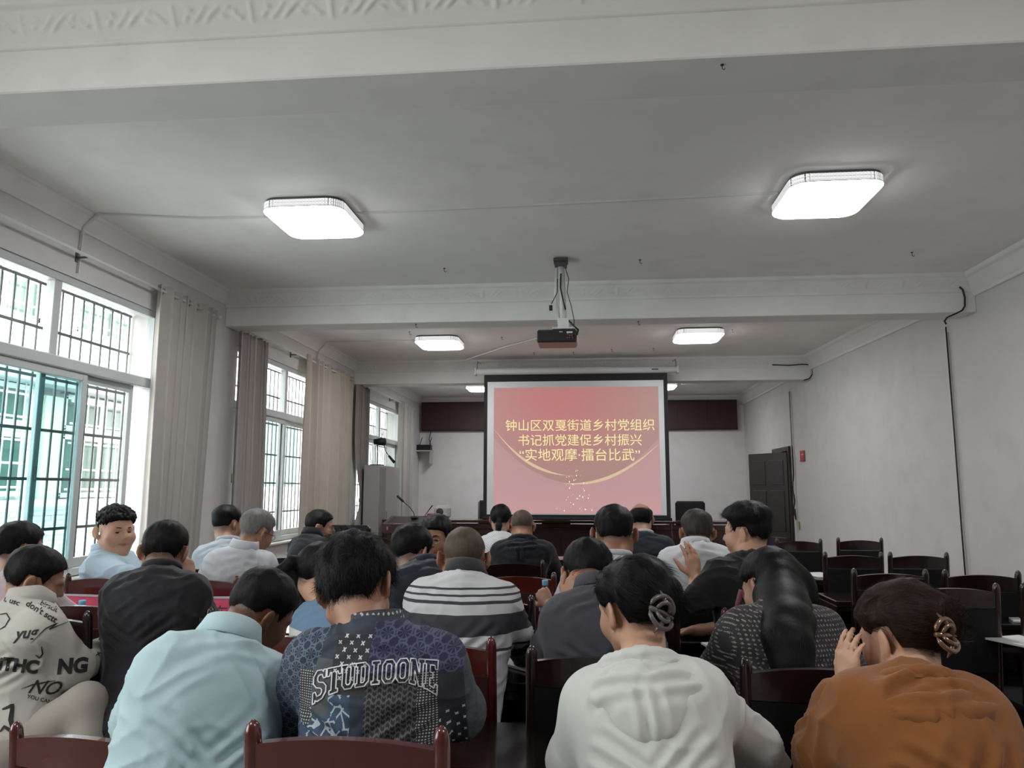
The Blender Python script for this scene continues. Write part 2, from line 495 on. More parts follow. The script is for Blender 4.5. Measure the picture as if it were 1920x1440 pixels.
HEAD_U = [  # base volume (local: x right, y face, z up)
    ('e', (0, -0.012, 0.034), (0.078, 0.096, 0.083)),
    ('e', (0, 0.028, -0.03), (0.064, 0.066, 0.082)),
    ('c', (-0.052, 0.0, -0.06), (-0.012, 0.066, -0.104), 0.022, 0.019),
    ('c', (0.052, 0.0, -0.06), (0.012, 0.066, -0.104), 0.022, 0.019)]
def head_base(q, fat=0.0):
    """signed distance of the skull and jaw at local points"""
    s = SDF()
    for p in HEAD_U:
        if p[0] == 'e': s.ell(p[1], tuple(r + fat for r in p[2]), k=0.03)
        else: s.cap(p[1], p[2], p[3] + fat, p[4] + fat, k=0.03)
    return s
def add_head(S, C, R, hs=1.0, fat=0.0, face=True):
    T = lambda p: C + R @ (np.array(p, float) * hs)
    for p in HEAD_U:
        if p[0] == 'e': S.ell(T(p[1]), tuple((r + fat * (p is HEAD_U[1])) * hs for r in p[2]), R, 0.03)
        else: S.cap(T(p[1]), T(p[2]), (p[3] + fat) * hs, (p[4] + fat) * hs, 0.03)
    S.ell(T((0, 0.079, -0.104)), (.02 * hs, .016 * hs, .016 * hs), R, 0.02)
    for s in (-1, 1):
        S.ell(T((s * .04, .062, -.03)), ((.026 + fat) * hs, .024 * hs, .03 * hs), R, 0.025)       # cheek
        S.cap(T((s * .012, .088, .024)), T((s * .046, .072, .022)), .0095 * hs, .008 * hs, 0.014)  # brow
        S.ell(T((s * .031, .096, .004)), (.017 * hs, .012 * hs, .0095 * hs), R, 0.012, 'i')        # socket
        S.ell(T((s * .031, .076, .003)), (.0135 * hs, .0125 * hs, .0105 * hs), R, 0.003)           # lid
        # ear: helix, lobe, hollow
        Re = R @ rot(yaw=s * 30)
        ex = .002 + fat * .8
        S.ell(T((s * (.087 + ex), -.014, -.002)), (.0078 * hs, .0215 * hs, .034 * hs), Re, 0.005)
        S.cap(T((s * (.080 + ex), .0, -.032)), T((s * (.082 + ex), -.004, -.02)), .0085 * hs, .0085 * hs, 0.008)
        S.ell(T((s * (.0965 + ex), -.006, .002)), (.0065 * hs, .0125 * hs, .020 * hs), Re, 0.004, 'i')
    S.cap(T((0, .09, .014)), T((0, .108, -.022)), .0075 * hs, .0105 * hs, 0.012)                  # nose
    for s in (-1, 1): S.ell(T((s * .0125, .096, -.027)), (.0085 * hs, .010 * hs, .008 * hs), R, 0.007)
    S.cap(T((-.017, .088, -.056)), T((.017, .088, -.056)), .0062 * hs, k=0.007)
    S.cap(T((-.014, .0875, -.066)), T((.014, .0875, -.066)), .0068 * hs, k=0.007)
    S.cap(T((-.024, .0965, -.061)), T((.024, .0965, -.061)), .0022 * hs, k=0.004, op='i')

def add_hand(S, W, d, n, side, curl=(20, 25, 30, 35), sc_=1.0, thumb=30, spread=1.0):
    """W wrist, d towards the fingers, n out of the palm, side +1/-1: on which side of cross(d, n) the thumb grows"""
    d = nrm(d); n = nrm(np.array(n) - np.dot(n, d) * d); u = np.cross(d, n) * side
    W = np.array(W, float)
    S.ell(W + d * .045 * sc_, (.040 * sc_, .052 * sc_, .0145 * sc_), np.stack([u, d, n], 1), 0.012)
    S.cap(W - d * .01, W + d * .03 * sc_, .024 * sc_, .026 * sc_, 0.015)
    offs = (.029, .010, -.010, -.028); L = (.072, .079, .073, .058); r0 = (.0093, .0096, .009, .008)
    for i in range(4):
        base = W + d * (.076 - abs(i - 1.2) * .004) * sc_ + u * offs[i] * sc_
        S.cap(W + d * .02 * sc_ + u * offs[i] * .6 * sc_, base, .013 * sc_, .0115 * sc_, 0.010)
        a = 0; p = base; dd = nrm(d + u * offs[i] * 5 * (spread - 0.6))
        for j, fr in enumerate((.46, .30, .24)):
            a += math.radians(curl[i] * (1.0 if j else 0.8))
            q = p + (math.cos(a) * dd + math.sin(a) * n) * L[i] * fr * sc_
            S.cap(p, q, (r0[i] - j * .0009) * sc_, (r0[i] - (j + 1) * .0009) * sc_, 0.0035); p = q
    t = math.radians(thumb)
    p = W + d * .018 * sc_ + u * .022 * sc_
    d1 = nrm(u * math.sin(t + .5) + d * math.cos(t + .3) + n * .35); q = p + d1 * .042 * sc_
    S.cap(p, q, .0155 * sc_, .012 * sc_, 0.010)
    d2 = nrm(u * math.sin(t * .6) + d * math.cos(t * .6) + n * .3); q2 = q + d2 * .030 * sc_
    S.cap(q, q2, .0115 * sc_, .0098 * sc_, 0.004); S.cap(q2, q2 + nrm(d2 + n * .2) * .022 * sc_, .0096 * sc_, .0078 * sc_, 0.004)

def hair_field(style):
    """thickness of the hair over the skull at local points"""
    side = style.get('side', .008); top = style.get('top', .02); front = style.get('front', .062); nape = style.get('nape', -.075)
    earz = style.get('ear', .02); bald = style.get('bald', 0); tz = style.get('tz', .03)
    def th(x, y, z):
        a = np.degrees(np.arctan2(np.abs(x), -(y + .0)))
        zl = np.interp(a, (0, 38, 56, 68, 100, 112, 126, 150, 180), (nape, nape + .008, -.045, earz, earz, style.get('burn', -.004), .038, front - .004, front))
        g = z - zl
        t = side + (top - side) * sstep(z, tz, tz + .055)
        if style.get('quiff'): t = t + style['quiff'] * sstep(y, .01, .09) * sstep(z, .05, .09)
        if style.get('back'): t = t + style['back'] * sstep(-y, .02, .08) * sstep(z, -.06, .0)
        if bald: t = t * (1 - bald * sstep(z, .055, .085)) - .004 * bald * sstep(z, .055, .085)
        return (t + .005) * sstep(g, -.003, style.get('edge', .020)) - .005
    return th
def make_hair(o, base, C, R, hs, style, h, tone, seed, strands=0, extra=None, fat=0.0):
    if not strands: strands = 900; style = dict(style, slen=style.get('slen', .011 if style.get('top', 0) > .005 else .003), lift=.5)
    C = np.array(C); th = hair_field(style); rough = style.get('rough', .0035); rf = style.get('freq', 55)
    hb = head_base(None, 0.0)
    T = lambda p: C + R @ (np.array(p, float) * hs)
    def f(X, Y, Z):
        shp = np.broadcast(X, Y, Z).shape
        P = np.stack([np.broadcast_to(q, shp).ravel() for q in (X, Y, Z)], 1).astype(float)
        L = (P - C) @ R / hs
        d = hb.at(L)
        t = th(L[:, 0], L[:, 1], L[:, 2])
        nz = vnoise(L * np.array((rf, rf, rf * .45)), seed) - .5
        d = d - t - nz * rough * 2 * (t > 0.002)
        return (d * hs).reshape(shp)
    S = SDF(); m = .14 * hs + style.get('top', .02) + style.get('quiff', 0)
    S.fn(f, C - m, C + m, 0.01)
    if extra: extra(S, T, hs)
    V, Fc, N = S.mesh(h)
    tri = []
    me_faces = [Fc]
    if strands:
        rng = np.random.RandomState(seed)
        L = (V - C) @ R / hs
        tt = th(L[:, 0], L[:, 1], L[:, 2])
        far = np.linalg.norm(L, axis=1) > .125
        ok = np.where((tt > .0015) | far)[0]
        pick = rng.choice(ok, strands)
        p = V[pick].copy(); n = N[pick].copy()
        crown = style.get('crown', (0.01, -.05, .11))
        ln = style.get('slen', .022)
        fl = L[pick] - np.array(crown)
        fl = fl @ R.T
        if style.get('toward'):
            tg = T(style['toward']); fl = tg - p
        fl += rng.normal(0, .02, fl.shape) * style.get('mess', 1)
        rings = []
        seg = 4; w = style.get('sw', .0007)
        p = p - n * .002
        lift = style.get('lift', .35) * rng.uniform(.3, 1.4, (strands, 1))
        vs = []
        for k in range(seg + 1):
            t = fl - (fl * n).sum(1)[:, None] * n; t /= np.linalg.norm(t, axis=1)[:, None] + 1e-9
            wv = np.cross(t, n); ww = w * (1 - k / (seg + .6))
            vs.append(p - wv * ww); vs.append(p + wv * ww)
            dr = t + n * lift * (1 - k / seg * 1.3) + np.array((0, 0, -.12))
            dr /= np.linalg.norm(dr, axis=1)[:, None]
            p = p + dr * (ln / seg) * rng.uniform(.7, 1.2, (strands, 1))
        SV = np.stack(vs, 1)      # strands x 10 x 3
        base_i = len(V) + np.arange(strands)[:, None] * (2 * (seg + 1))
        q = []
        for k in range(seg):
            q.append(np.stack([base_i[:, 0] + 2 * k, base_i[:, 0] + 2 * k + 1, base_i[:, 0] + 2 * k + 3, base_i[:, 0] + 2 * k + 2], 1))
        me_faces += q
        V = np.concatenate([V, SV.reshape(-1, 3)])
    me = np_mesh('hair', V - base, me_faces)
    return link('hair', me, o, hair_mat(tone))

def folds(seed, amp=.006, dens=1.0, axis=(0, 0, 1), pulls=()):
    def post(V, N):
        q = V * 5.5 * dens + seed * 7.31
        w = np.stack([vnoise(q, 1), vnoise(q + 31, 2), vnoise(q + 57, 3)], 1) - .5
        a = vnoise((V + w * .14) * np.array((17, 17, 5)) * dens + seed, 4)
        b = vnoise((V + w * .20) * np.array((7, 9, 23)) * dens + seed, 5)
        c = vnoise(V * 4.0 * dens + seed, 6); e = vnoise(V * 3.1 * dens + seed + 9, 7)
        ra = (1 - np.abs(2 * a - 1)) ** 2.6; rb = (1 - np.abs(2 * b - 1)) ** 3.0
        d = amp * ((ra - .3) * .8 * sstep(e, .25, .65) + (rb - .25) * .9 * sstep(c, .3, .65) + (c - .5) * 1.4)
        for (p0, p1, sp) in pulls:      # creases that run between two points of the garment
            ab = np.array(p1) - np.array(p0); L = np.linalg.norm(ab); u = ab / L
            r = V - np.array(p0); t = np.clip(r @ u / L, -.2, 1.2); off = r - (t * L)[:, None] * u
            side = np.cross(u, N); o_ = (off * side).sum(1) / (np.linalg.norm(side, axis=1) + 1e-6); dist = np.linalg.norm(off, axis=1)
            d = d + amp * 1.5 * np.exp(-(dist / sp) ** 2) * np.cos(o_ * 2 * math.pi / .034 + t * 2) * sstep(t, -.1, .15) * sstep(-t, -1.1, -.8)
        return V + N * d[:, None]
    return post

def ik(S, W, l1, l2, pole):
    S = np.array(S, float); W = np.array(W, float); d = W - S; L = np.linalg.norm(d); u = d / L
    L = min(L, (l1 + l2) * .985); a = (l1 ** 2 - l2 ** 2 + L * L) / (2 * L); h = math.sqrt(max(l1 * l1 - a * a, 0))
    p = np.array(pole, float); p = p - p.dot(u) * u; p = nrm(p)
    E = S + u * a + p * h
    return E, S + u * L

PEOPLE = {}
def person(key, label, head, Yh, yaw=0, pitch=10, roll=0, hs=1.0, sl=None, sr=None, pel=None, w=1.0, bulk=1.0,
           tone='mid', hair=None, htone='black', strands=0, hextra=None, top=None, name='shirt', sleeve=1.0, fold=.009,
           wl=None, wr=None, el=None, er=None, polel=None, poler=None, hand_l=None, hand_r=None, collar=None, fat=0.0,
           trousers=(0.02, 0.02, 0.024), legs=True, res=None, face=False, neck=.055, pelz=.58, extra_cloth=None, group=None, long_top=0.0, loose=0.0, knees=None):
    Cw = at(head[0], head[1], Yh)
    R = rot(yaw, pitch, roll)
    SL = np.array(sl if len(sl) == 3 and sl[0] < 50 and abs(sl[0]) < 6 else at(*sl)); SR = np.array(at(*sr) if abs(sr[0]) > 6 else sr)
    mid = (SL + SR) / 2
    P = np.array((pel[0], pel[1], pelz)) if pel is not None else np.array((mid[0], mid[1] - .12, pelz))
    h = res or min(max(.0027 * Yh, .0055), .012)
    base = np.array((P[0], P[1], 0.0))
    o = thing('person', label, 'person', tuple(base), 0, group)
    r_ = nrm(SR - SL); u_ = nrm(mid - P); f_ = np.cross(u_, r_); u2 = nrm(np.cross(r_, f_)); f_ = nrm(f_)
    RB = np.stack([r_, f_, u2], 1)
    Tn = lambda p: Cw + R @ (np.array(p, float) * hs)
    NB_ = mid + u2 * .045 - f_ * .01          # neck base
    fw = np.array((f_[0], f_[1], 0)); fw = nrm(fw)
    # arms
    def arm(S0, E, W, side, pole):
        if E is not None and len(E): E = at(*E)
        if W is not None: W = at(*W)
        if W is None and E is None:
            W = S0 + fw * .36 - r_ * side * .10; W[2] = .80
        if E is None:
            E, W = ik(S0, W, .29 * hs, .26 * hs, pole if pole is not None else (r_ * side * .8 - np.array((0, 0, .7))))
        if W is None:
            W = E + nrm(fw * .9 - r_ * side * .45) * .25; W[2] = max(W[2], .80)
            W = E + nrm(W - E) * .25
        return E, W
    EL, WL = arm(SL, el, wl, -1, polel); ER, WR = arm(SR, er, wr, 1, poler)
    # ---- torso volumes shared by body and clothes
    L_ = np.linalg.norm(mid - P)
    def torso(S, k):
        c1 = mid + (P - mid) * .30 + f_ * .015
        S.ell(c1, (.150 * w * k, .108 * bulk * k, .20), RB, 0.05)
        S.ell(mid + (P - mid) * .10 - f_ * .028, (.145 * w * k, .075 * bulk * k, .125), RB, 0.05)
        S.ell(mid + (P - mid) * .66 + f_ * .02 * bulk, (.142 * w * k, .112 * bulk * k, .20), RB, 0.06)
        S.ell(P, (.165 * w * k, .13 * bulk * k, .13), RB, 0.05)
        S.cap(SL * .93 + SR * .07 - u2 * .005, SR * .93 + SL * .07 - u2 * .005, .055 * k, k=0.06)
        for q in (SL, SR): S.cap(NB_ + u2 * .004 - f_ * .006, q * .72 + mid * .28 + u2 * .006, .043 * k, .041 * k, 0.05)
    B = SDF(); torso(B, .86)
    B.cap(NB_ - u2 * .02, Tn((0, -.022, -.045)), neck * hs * 1.06, neck * hs, 0.035)
    add_head(B, Cw, R, hs, fat)
    for (S0, E, W, s) in ((SL, EL, WL, -1), (SR, ER, WR, 1)):
        B.cap(S0, E, .047 * (.6 + .4 * bulk), .037, 0.03); B.cap(E, W, .037, .026, 0.02)
        B.cap(E + (W - E) * .08, E + (W - E) * .45, .038, .034, 0.02)
    for W, E, s, hd in ((WL, EL, -1, hand_l), (WR, ER, 1, hand_r)):
        hd = hd or {}
        d = hd.get('d', nrm(W - E) * .7 + fw * .5 + np.array((0, 0, -.1))); n = hd.get('n', np.array((0, 0, -1.0)) - r_ * s * .3)
        add_hand(B, W + nrm(np.array(d)) * .004, d, n, hd.get('side', s), hd.get('curl', (22, 28, 32, 36)), hd.get('s', .98) * hs, hd.get('thumb', 30), hd.get('spread', 1.0))
    V, Fc, N = B.mesh(h)
    me = np_mesh('body', V - base, Fc)
    Lh = (V - Cw) @ R / hs
    st = np.zeros(len(V), dtype=np.float32)
    if hair is not None:
        g = hair_field(dict(hair, side=.006, top=.006, edge=.05, bald=hair.get('bald', 0), quiff=0, back=0))(Lh[:, 0], Lh[:, 1], Lh[:, 2])
        st = (np.clip((g + .005) / .011, 0, 1) * (np.linalg.norm(Lh, axis=1) < .13) * hair.get('stub', .75)).astype(np.float32)
    a = me.attributes.new('stubble', 'FLOAT', 'POINT'); a.data.foreach_set('value', st)
    lip = (np.exp(-((Lh[:, 0] / .02) ** 2 + ((Lh[:, 2] + .061) / .0085) ** 2) ** 2) * (Lh[:, 1] > .07) * .8).astype(np.float32)
    a = me.attributes.new('lips', 'FLOAT', 'POINT'); a.data.foreach_set('value', lip)
    body = link('body', me, o, skin_mat(tone))
    # ---- clothes
    tm = top
    Cx = SDF(); torso(Cx, 1.0)
    if long_top: Cx.ell(P - u_ * .05, (.185 * w, .15 * bulk, .15), RB, 0.05)
    sh = .052 * (.55 + .45 * bulk) + loose
    for (S0, E, W) in ((SL, EL, WL), (SR, ER, WR)):
        fr = np.clip(sleeve * 2, 0, 1); e2 = S0 + (E - S0) * fr
        Cx.cap(S0, e2, sh, sh * .86, 0.045)
        if sleeve > .5:
            fr = (sleeve - .5) * 2; Cx.cap(E, E + (W - E) * fr * .97, sh * .86, (sh * .62 if sleeve >= .9 else sh * .8), 0.025)
    Cx = Cx.inflate(.013)
    nb2 = NB_ + u2 * .035 + (f_ * .02)
    Cx.cap(NB_ + u2 * .03 + f_ * .012, Tn((0, -.01, -.05)), .064 * hs, .075 * hs, 0.012, 'i')
    if extra_cloth: extra_cloth(Cx, dict(mid=mid, r=r_, u=u2, f=f_, NB=NB_, SL=SL, SR=SR, EL=EL, ER=ER, P=P, WL=WL, WR=WR))
    pulls = []
    for (S0, E, s_) in ((SL, EL, -1), (SR, ER, 1)):
        arm_pit = S0 - u2 * .10 - r_ * s_ * .02 - f_ * .05
        pulls += [(arm_pit, mid - u2 * .20 - f_ * .10 - r_ * s_ * -.02, .05), (S0 - f_ * .04, NB_ - f_ * .06, .04), (E - (E - S0) * .25, E + (E - S0) * .15, .06)]
    V, Fc, N = Cx.mesh(max(h, .006), folds(sum(map(ord, key)) % 37, fold, pulls=pulls))
    me = np_mesh(name, V - base, Fc)
    shirt = link(name, me, o, tm)
    # sleeve ends get a cuff ring
    if sleeve < .98 or True:
        pass
    # collar
    ctr = NB_ + u2 * .060 + f_ * .010 + nrm(Cw - NB_) * .012
    if collar:
        kind, cmat = collar
        A = nrm(u2 * .9 + nrm(Cw - NB_) * .35 - f_ * .18)
        X_ = nrm(r_ - r_.dot(A) * A); Y_ = np.cross(A, X_)
        n = 40; prof = {'fold': [(.066, -.026), (.064, .0), (.061, .022), (.0625, .028), (.067, .026), (.073, .004), (.080, -.018), (.077, -.021), (.070, -.002)],
                        'band': [(.070, -.022), (.064, .004), (.0645, .009), (.069, .007), (.076, -.018)],
                        'rib': [(.072, -.018), (.069, .0), (.072, .003), (.076, -.001), (.079, -.018)]}[kind]
        vs = []; fs = []
        for i in range(n):
            t = 2 * math.pi * i / n
            drop = -.030 * sstep(np.array(math.sin(t)), 0, 1)
            for rr, z in prof:
                vs.append(ctr + X_ * math.cos(t) * rr * hs * 1.04 + Y_ * math.sin(t) * (rr + .004) * hs * 1.05 + A * (z * hs + drop) - base)
        m_ = len(prof)
        for i in range(n):
            for j in range(m_):
                fs.append((i * m_ + j, ((i + 1) % n) * m_ + j, ((i + 1) % n) * m_ + (j + 1) % m_, i * m_ + (j + 1) % m_))
        link('collar', np_mesh('collar', np.array(vs), np.array(fs)), o, cmat)
    # ---- trousers and shoes
    if legs:
        Lg = SDF(); Lg.ell(P + np.array((0, 0, -.02)), (.175 * w, .15 * bulk, .12), RB if abs(RB[2, 2]) > .5 else None, 0.05)
        sh_ = MB()
        for s in (-1, 1):
            hip = P + r_ * s * .09 + np.array((0, 0, -.03)); kn = hip + fw * .43 + r_ * s * .05; kn[2] = .53
            an = kn + fw * (.02 + .1 * (s > 0)) + np.array((0, 0, -.43))
            if knees and knees.get(s): kn, an = (np.array(q) for q in knees[s])
            Lg.cap(hip, kn, .088 * w, .066, 0.05); Lg.cap(kn, an, .064, .05, 0.03)
            ft = an + np.array((0, 0, -.045))
            sh_.box(ft + fw * .06 + np.array((0, 0, -.006)), (.09, .26, .07), rz=math.atan2(-fw[0], fw[1]), bev=.03)
        V, Fc, N = Lg.mesh(.018 if Yh > 2.6 else .012, folds(len(key), .004))
        link('trousers', np_mesh('trousers', V - base, Fc), o, cloth('trousers_%.3f_%.3f' % trousers[:2], trousers))
        for v in range(len(sh_.v)): sh_.v[v] = tuple(np.array(sh_.v[v]) - base)
        nv = len(sh_.v) // 2; nf = len(sh_.f) // 2
        for k in range(2):
            q = MB(); q.v = sh_.v[k * nv:(k + 1) * nv]; q.f = [[i - k * nv for i in f] for f in sh_.f[k * nf:(k + 1) * nf]]; q.sm = [True] * len(q.f)
            q.build('shoe', mat('shoe_black', (.012, .012, .012), .4), o)
    # ---- hair
    if hair is not None:
        make_hair(o, base, Cw, R, hs, hair, h * .85, htone, sum(map(ord, key)) % 97, strands, hextra, fat)
    # ---- eyes and brows
    if face:
        for s in (-1, 1):
            e = MB(); c = Tn((s * .031, .0845, .003)) - base
            vs = []
            for i in range(8):
                a_ = 2 * math.pi * i / 8; vs.append(c + R @ (np.array((math.cos(a_) * .0125, .0052 - abs(math.cos(a_)) * .003, math.sin(a_) * .0042)) * hs))
            vs.append(c + R @ np.array((0, .006 * hs, 0))); vs.append(c - R @ np.array((0, .006 * hs, 0)))
            e.add(vs, [(i, (i + 1) % 8, 8) for i in range(8)] + [((i + 1) % 8, i, 9) for i in range(8)], True)
            e.build('eye', mat('eye_dark', (.018, .012, .01), .15), o)
            b = MB(); pts = [Tn((s * x, y, z)) - base for x, y, z in ((.013, .0975, .0235), (.024, .0955, .0285), (.036, .088, .029), (.048, .079, .023))]
            b.tube(pts, [.0020 * hs, .0030 * hs, .0028 * hs, .0012 * hs], 6); b.build('eyebrow', hair_mat('black'), o)
    info = dict(o=o, base=base, C=Cw, R=R, T=Tn, SL=SL, SR=SR, P=P, mid=mid, NB=NB_, r=r_, f=f_, u=u2, EL=EL, ER=ER, WL=WL, WR=WR, shirt=shirt, body=body, hs=hs)
    PEOPLE[key] = info
    return info

def glasses(info, m=None):
    T = info['T']; base = info['base']; g = MB()
    for s in (-1, 1):
        pts = [T((s * .034 + .021 * math.cos(a), .101 - abs(s * .034 + .021 * math.cos(a)) * .12, .001 + .0155 * math.sin(a))) - base for a in np.linspace(0, 2 * math.pi, 17)]
        g.tube(pts, .0013, 5)
        g.tube([T((s * .055, .094, .006)) - base, T((s * .079, .05, .008)) - base, T((s * .083, -.004, .01)) - base, T((s * .084, -.02, -.006)) - base], .0015, 5)
    g.tube([T((-.013, .1, .003)) - base, T((0, .104, .007)) - base, T((.013, .1, .003)) - base], .0013, 5)
    gl = g.build('glasses', m or mat('spectacle_frame', (.02, .02, .022), .3, .6), info['o'])
    for s in (-1, 1):
        q = MB(); c = T((s * .034, .0975, .001)) - base
        vs = [T((s * .034 + .0205 * math.cos(a), .101 - abs(s * .034 + .0205 * math.cos(a)) * .12, .001 + .015 * math.sin(a))) - base for a in np.linspace(0, 2 * math.pi, 16, endpoint=False)]
        q.add(vs, [tuple(range(16))]); q.build('lens', glass('clear_lens', (.93, .95, .96)), gl)

# ---- flat print laid onto cloth: each vertex is dropped onto the garment along a direction
def lay_on(info, obj, uvs, faces, origin, ux, uz, direction, m, name='print', off=.0022, back=.6):
    me = obj.data; bv = BVHTree.FromPolygons([v.co[:] for v in me.vertices], [p.vertices[:] for p in me.polygons])
    base = info['base']; d = Vector(direction).normalized(); vs = []; ok = []
    for u, v in uvs:
        p = Vector(np.array(origin) + np.array(ux) * u + np.array(uz) * v - base) - d * back
        hit = bv.ray_cast(p, d, 3.0)
        if hit[0] is None: vs.append(p + d * back); ok.append(False)
        else: vs.append(hit[0] - d * off); ok.append(True)
    fs = [f for f in faces if all(ok[i] for i in f) and max((vs[a] - vs[b]).length for a in f for b in f) < .06]
    out = bpy.data.meshes.new(name); out.from_pydata([v[:] for v in vs], [], fs); out.update()
    return link(name, out, info['o'], m)
def text_uv(txt, size=1.0, shear=0.0, bold=0.0, maxe=.02):
    cu = bpy.data.curves.new('t', 'FONT'); cu.body = txt; cu.size = size; cu.shear = shear; cu.offset = bold
    cu.align_x = 'CENTER'; cu.resolution_u = 3
    ob = bpy.data.objects.new('t', cu); COL.objects.link(ob)
    dg = bpy.context.evaluated_depsgraph_get(); me = bpy.data.meshes.new_from_object(ob.evaluated_get(dg))
    bpy.data.objects.remove(ob); bpy.data.curves.remove(cu)
    bm = bmesh.new(); bm.from_mesh(me); bmesh.ops.triangulate(bm, faces=bm.faces)
    for _ in range(4):
        es = [e for e in bm.edges if e.calc_length() > maxe]
        if not es: break
        bmesh.ops.subdivide_edges(bm, edges=es, cuts=1)
        bmesh.ops.triangulate(bm, faces=bm.faces)
    uv = [(v.co.x, v.co.y) for v in bm.verts]; fs = [tuple(v.index for v in f.verts) for f in bm.faces]
    bm.free(); bpy.data.meshes.remove(me)
    return uv, fs
def flat_text(name, txt, size, m, parent=None, bold=0.0, shear=0.0, extrude=0.0, align='CENTER'):
    cu = bpy.data.curves.new('t', 'FONT'); cu.body = txt; cu.size = size; cu.shear = shear; cu.offset = bold
    cu.align_x = align; cu.align_y = 'CENTER'; cu.resolution_u = 3; cu.extrude = extrude
    ob = bpy.data.objects.new('t', cu); COL.objects.link(ob)
    dg = bpy.context.evaluated_depsgraph_get(); me = bpy.data.meshes.new_from_object(ob.evaluated_get(dg))
    bpy.data.objects.remove(ob); bpy.data.curves.remove(cu); me.materials.clear(); me.name = name
    return link(name, me, parent, m)

def hood(info, m, k=1.0, amp=.006, seed=3, name='hood', drop=.02, lobe=True):
    NB_, r_, f_, u_ = info['NB'], info['r'], info['f'], info['u']; S = SDF(); c = NB_ - u_ * drop
    RB = np.stack([r_, f_, u_], 1)
    S.ell(c - f_ * .070 * k - u_ * .045 * k, (.125 * k, .052 * k, .062 * k * (1 if lobe else .7)), RB, .03)
    if lobe: S.ell(c - f_ * .092 * k - u_ * .100 * k, (.070 * k, .034 * k, .055 * k), RB, .04)
    pts = []
    for t in np.linspace(-140, 140, 17):
        a = math.radians(t); pts.append(c + u_ * (.012 + .026 * math.cos(a)) * k + r_ * .098 * k * math.sin(a) - f_ * (.078 * math.cos(a) - .01) * k)
    S.poly(pts, [.020 * k] * 17, .02)
    S.ell(c + u_ * .030 * k - f_ * .016, (.080 * k, .066 * k, .052 * k), RB, .012, 'i')
    if lobe: S.cap(c - f_ * .130 * k - u_ * .01, c - f_ * .134 * k - u_ * .15 * k, .005, .004, .006, 'i')
    V, Fc, N = S.mesh(.0058, folds(seed, amp, 1.2, pulls=[(c - f_ * .11 * k - u_ * .03, c - f_ * .09 * k + r_ * .12 - u_ * .01, .05), (c - f_ * .11 * k - u_ * .03, c - f_ * .09 * k - r_ * .12 - u_ * .01, .05), (c - f_ * .12 * k - u_ * .05, c - f_ * .12 * k - u_ * .15, .04)]))
    return link(name, np_mesh(name, V - info['base'], Fc), info['o'], m)
def lay_px(info, obj, pts, faces, m, name='print', off=.0025, maxlen=.05):
    """drop flat print given as picture positions onto the garment, seen along the line of sight it was drawn from"""
    me = obj.data; bv = BVHTree.FromPolygons([v.co[:] for v in me.vertices], [p.vertices[:] for p in me.polygons])
    base = info['base']; o0 = Vector(np.array((0, 0, CAM_H)) - base); vs = []; ok = []
    for px, py in pts:
        d = Vector(ray(px, py)).normalized(); hit = bv.ray_cast(o0, d, 9.0)
        if hit[0] is None: vs.append((0, 0, 0)); ok.append(False)
        else: vs.append((hit[0] - d * off)[:]); ok.append(True)
    fs = [f for f in faces if all(ok[i] for i in f) and max((Vector(vs[a]) - Vector(vs[b])).length for a in f for b in f) < maxlen]
    out = bpy.data.meshes.new(name); out.from_pydata(vs, [], fs)
    bm = bmesh.new(); bm.from_mesh(out); bmesh.ops.delete(bm, geom=[v for v in bm.verts if not v.link_faces], context='VERTS'); bm.to_mesh(out); bm.free()
    return link(name, out, info['o'], m)
def stroke(pts, w, step=3.0, closed=False, taper=False):
    """a brush stroke along picture positions: points and quads"""
    if closed: pts = list(pts) + [pts[0]]
    P = [np.array(pts[0], float)]
    for a, b in zip(pts[:-1], pts[1:]):
        a = np.array(a, float); b = np.array(b, float); n = max(1, int(np.linalg.norm(b - a) / step))
        P += [a + (b - a) * (k + 1) / n for k in range(n)]
    vs = []; fs = []; n = len(P)
    for i, p in enumerate(P):
        if closed and i in (0, n - 1): d = P[1] - P[0] + P[-1] - P[-2]
        else: d = P[min(i + 1, n - 1)] - P[max(i - 1, 0)]
        d /= np.linalg.norm(d) + 1e-9; nn = np.array((-d[1], d[0])); ww = w / 2 * (1.0 if not taper else .35 + .9 * math.sin(math.pi * min(1, (i + .6) / n)))
        vs += [p + nn * ww, p - nn * ww]
        if i: fs.append((2 * i - 2, 2 * i - 1, 2 * i + 1, 2 * i))
    return vs, fs
# ================================================================ the room
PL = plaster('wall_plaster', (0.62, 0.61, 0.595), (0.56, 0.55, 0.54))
PK_ = plaster('back_wall_lit_plaster', (0.82, 0.82, 0.82), (0.74, 0.74, 0.735))  # paler than the side walls: window light on it put into the colour
PC = plaster('ceiling_plaster', (0.86, 0.845, 0.82), (0.80, 0.785, 0.765))
PB = plaster('beam_plaster', (0.78, 0.77, 0.745), (0.72, 0.71, 0.69))
CEIL, BEAMZ, XL, XLO = 3.5, 3.135, -3.75, -4.05
YR, YB = -5.0, 16.9
RWX = [(-5.0, 3.80), (6.0, 3.78), (7.5, 3.76), (11.9, 3.52), (16.9, 3.52)]
def rwx(y): return float(np.interp(y, [a for a, b in RWX], [b for a, b in RWX]))
def struct(o): o['kind'] = 'structure'; return o

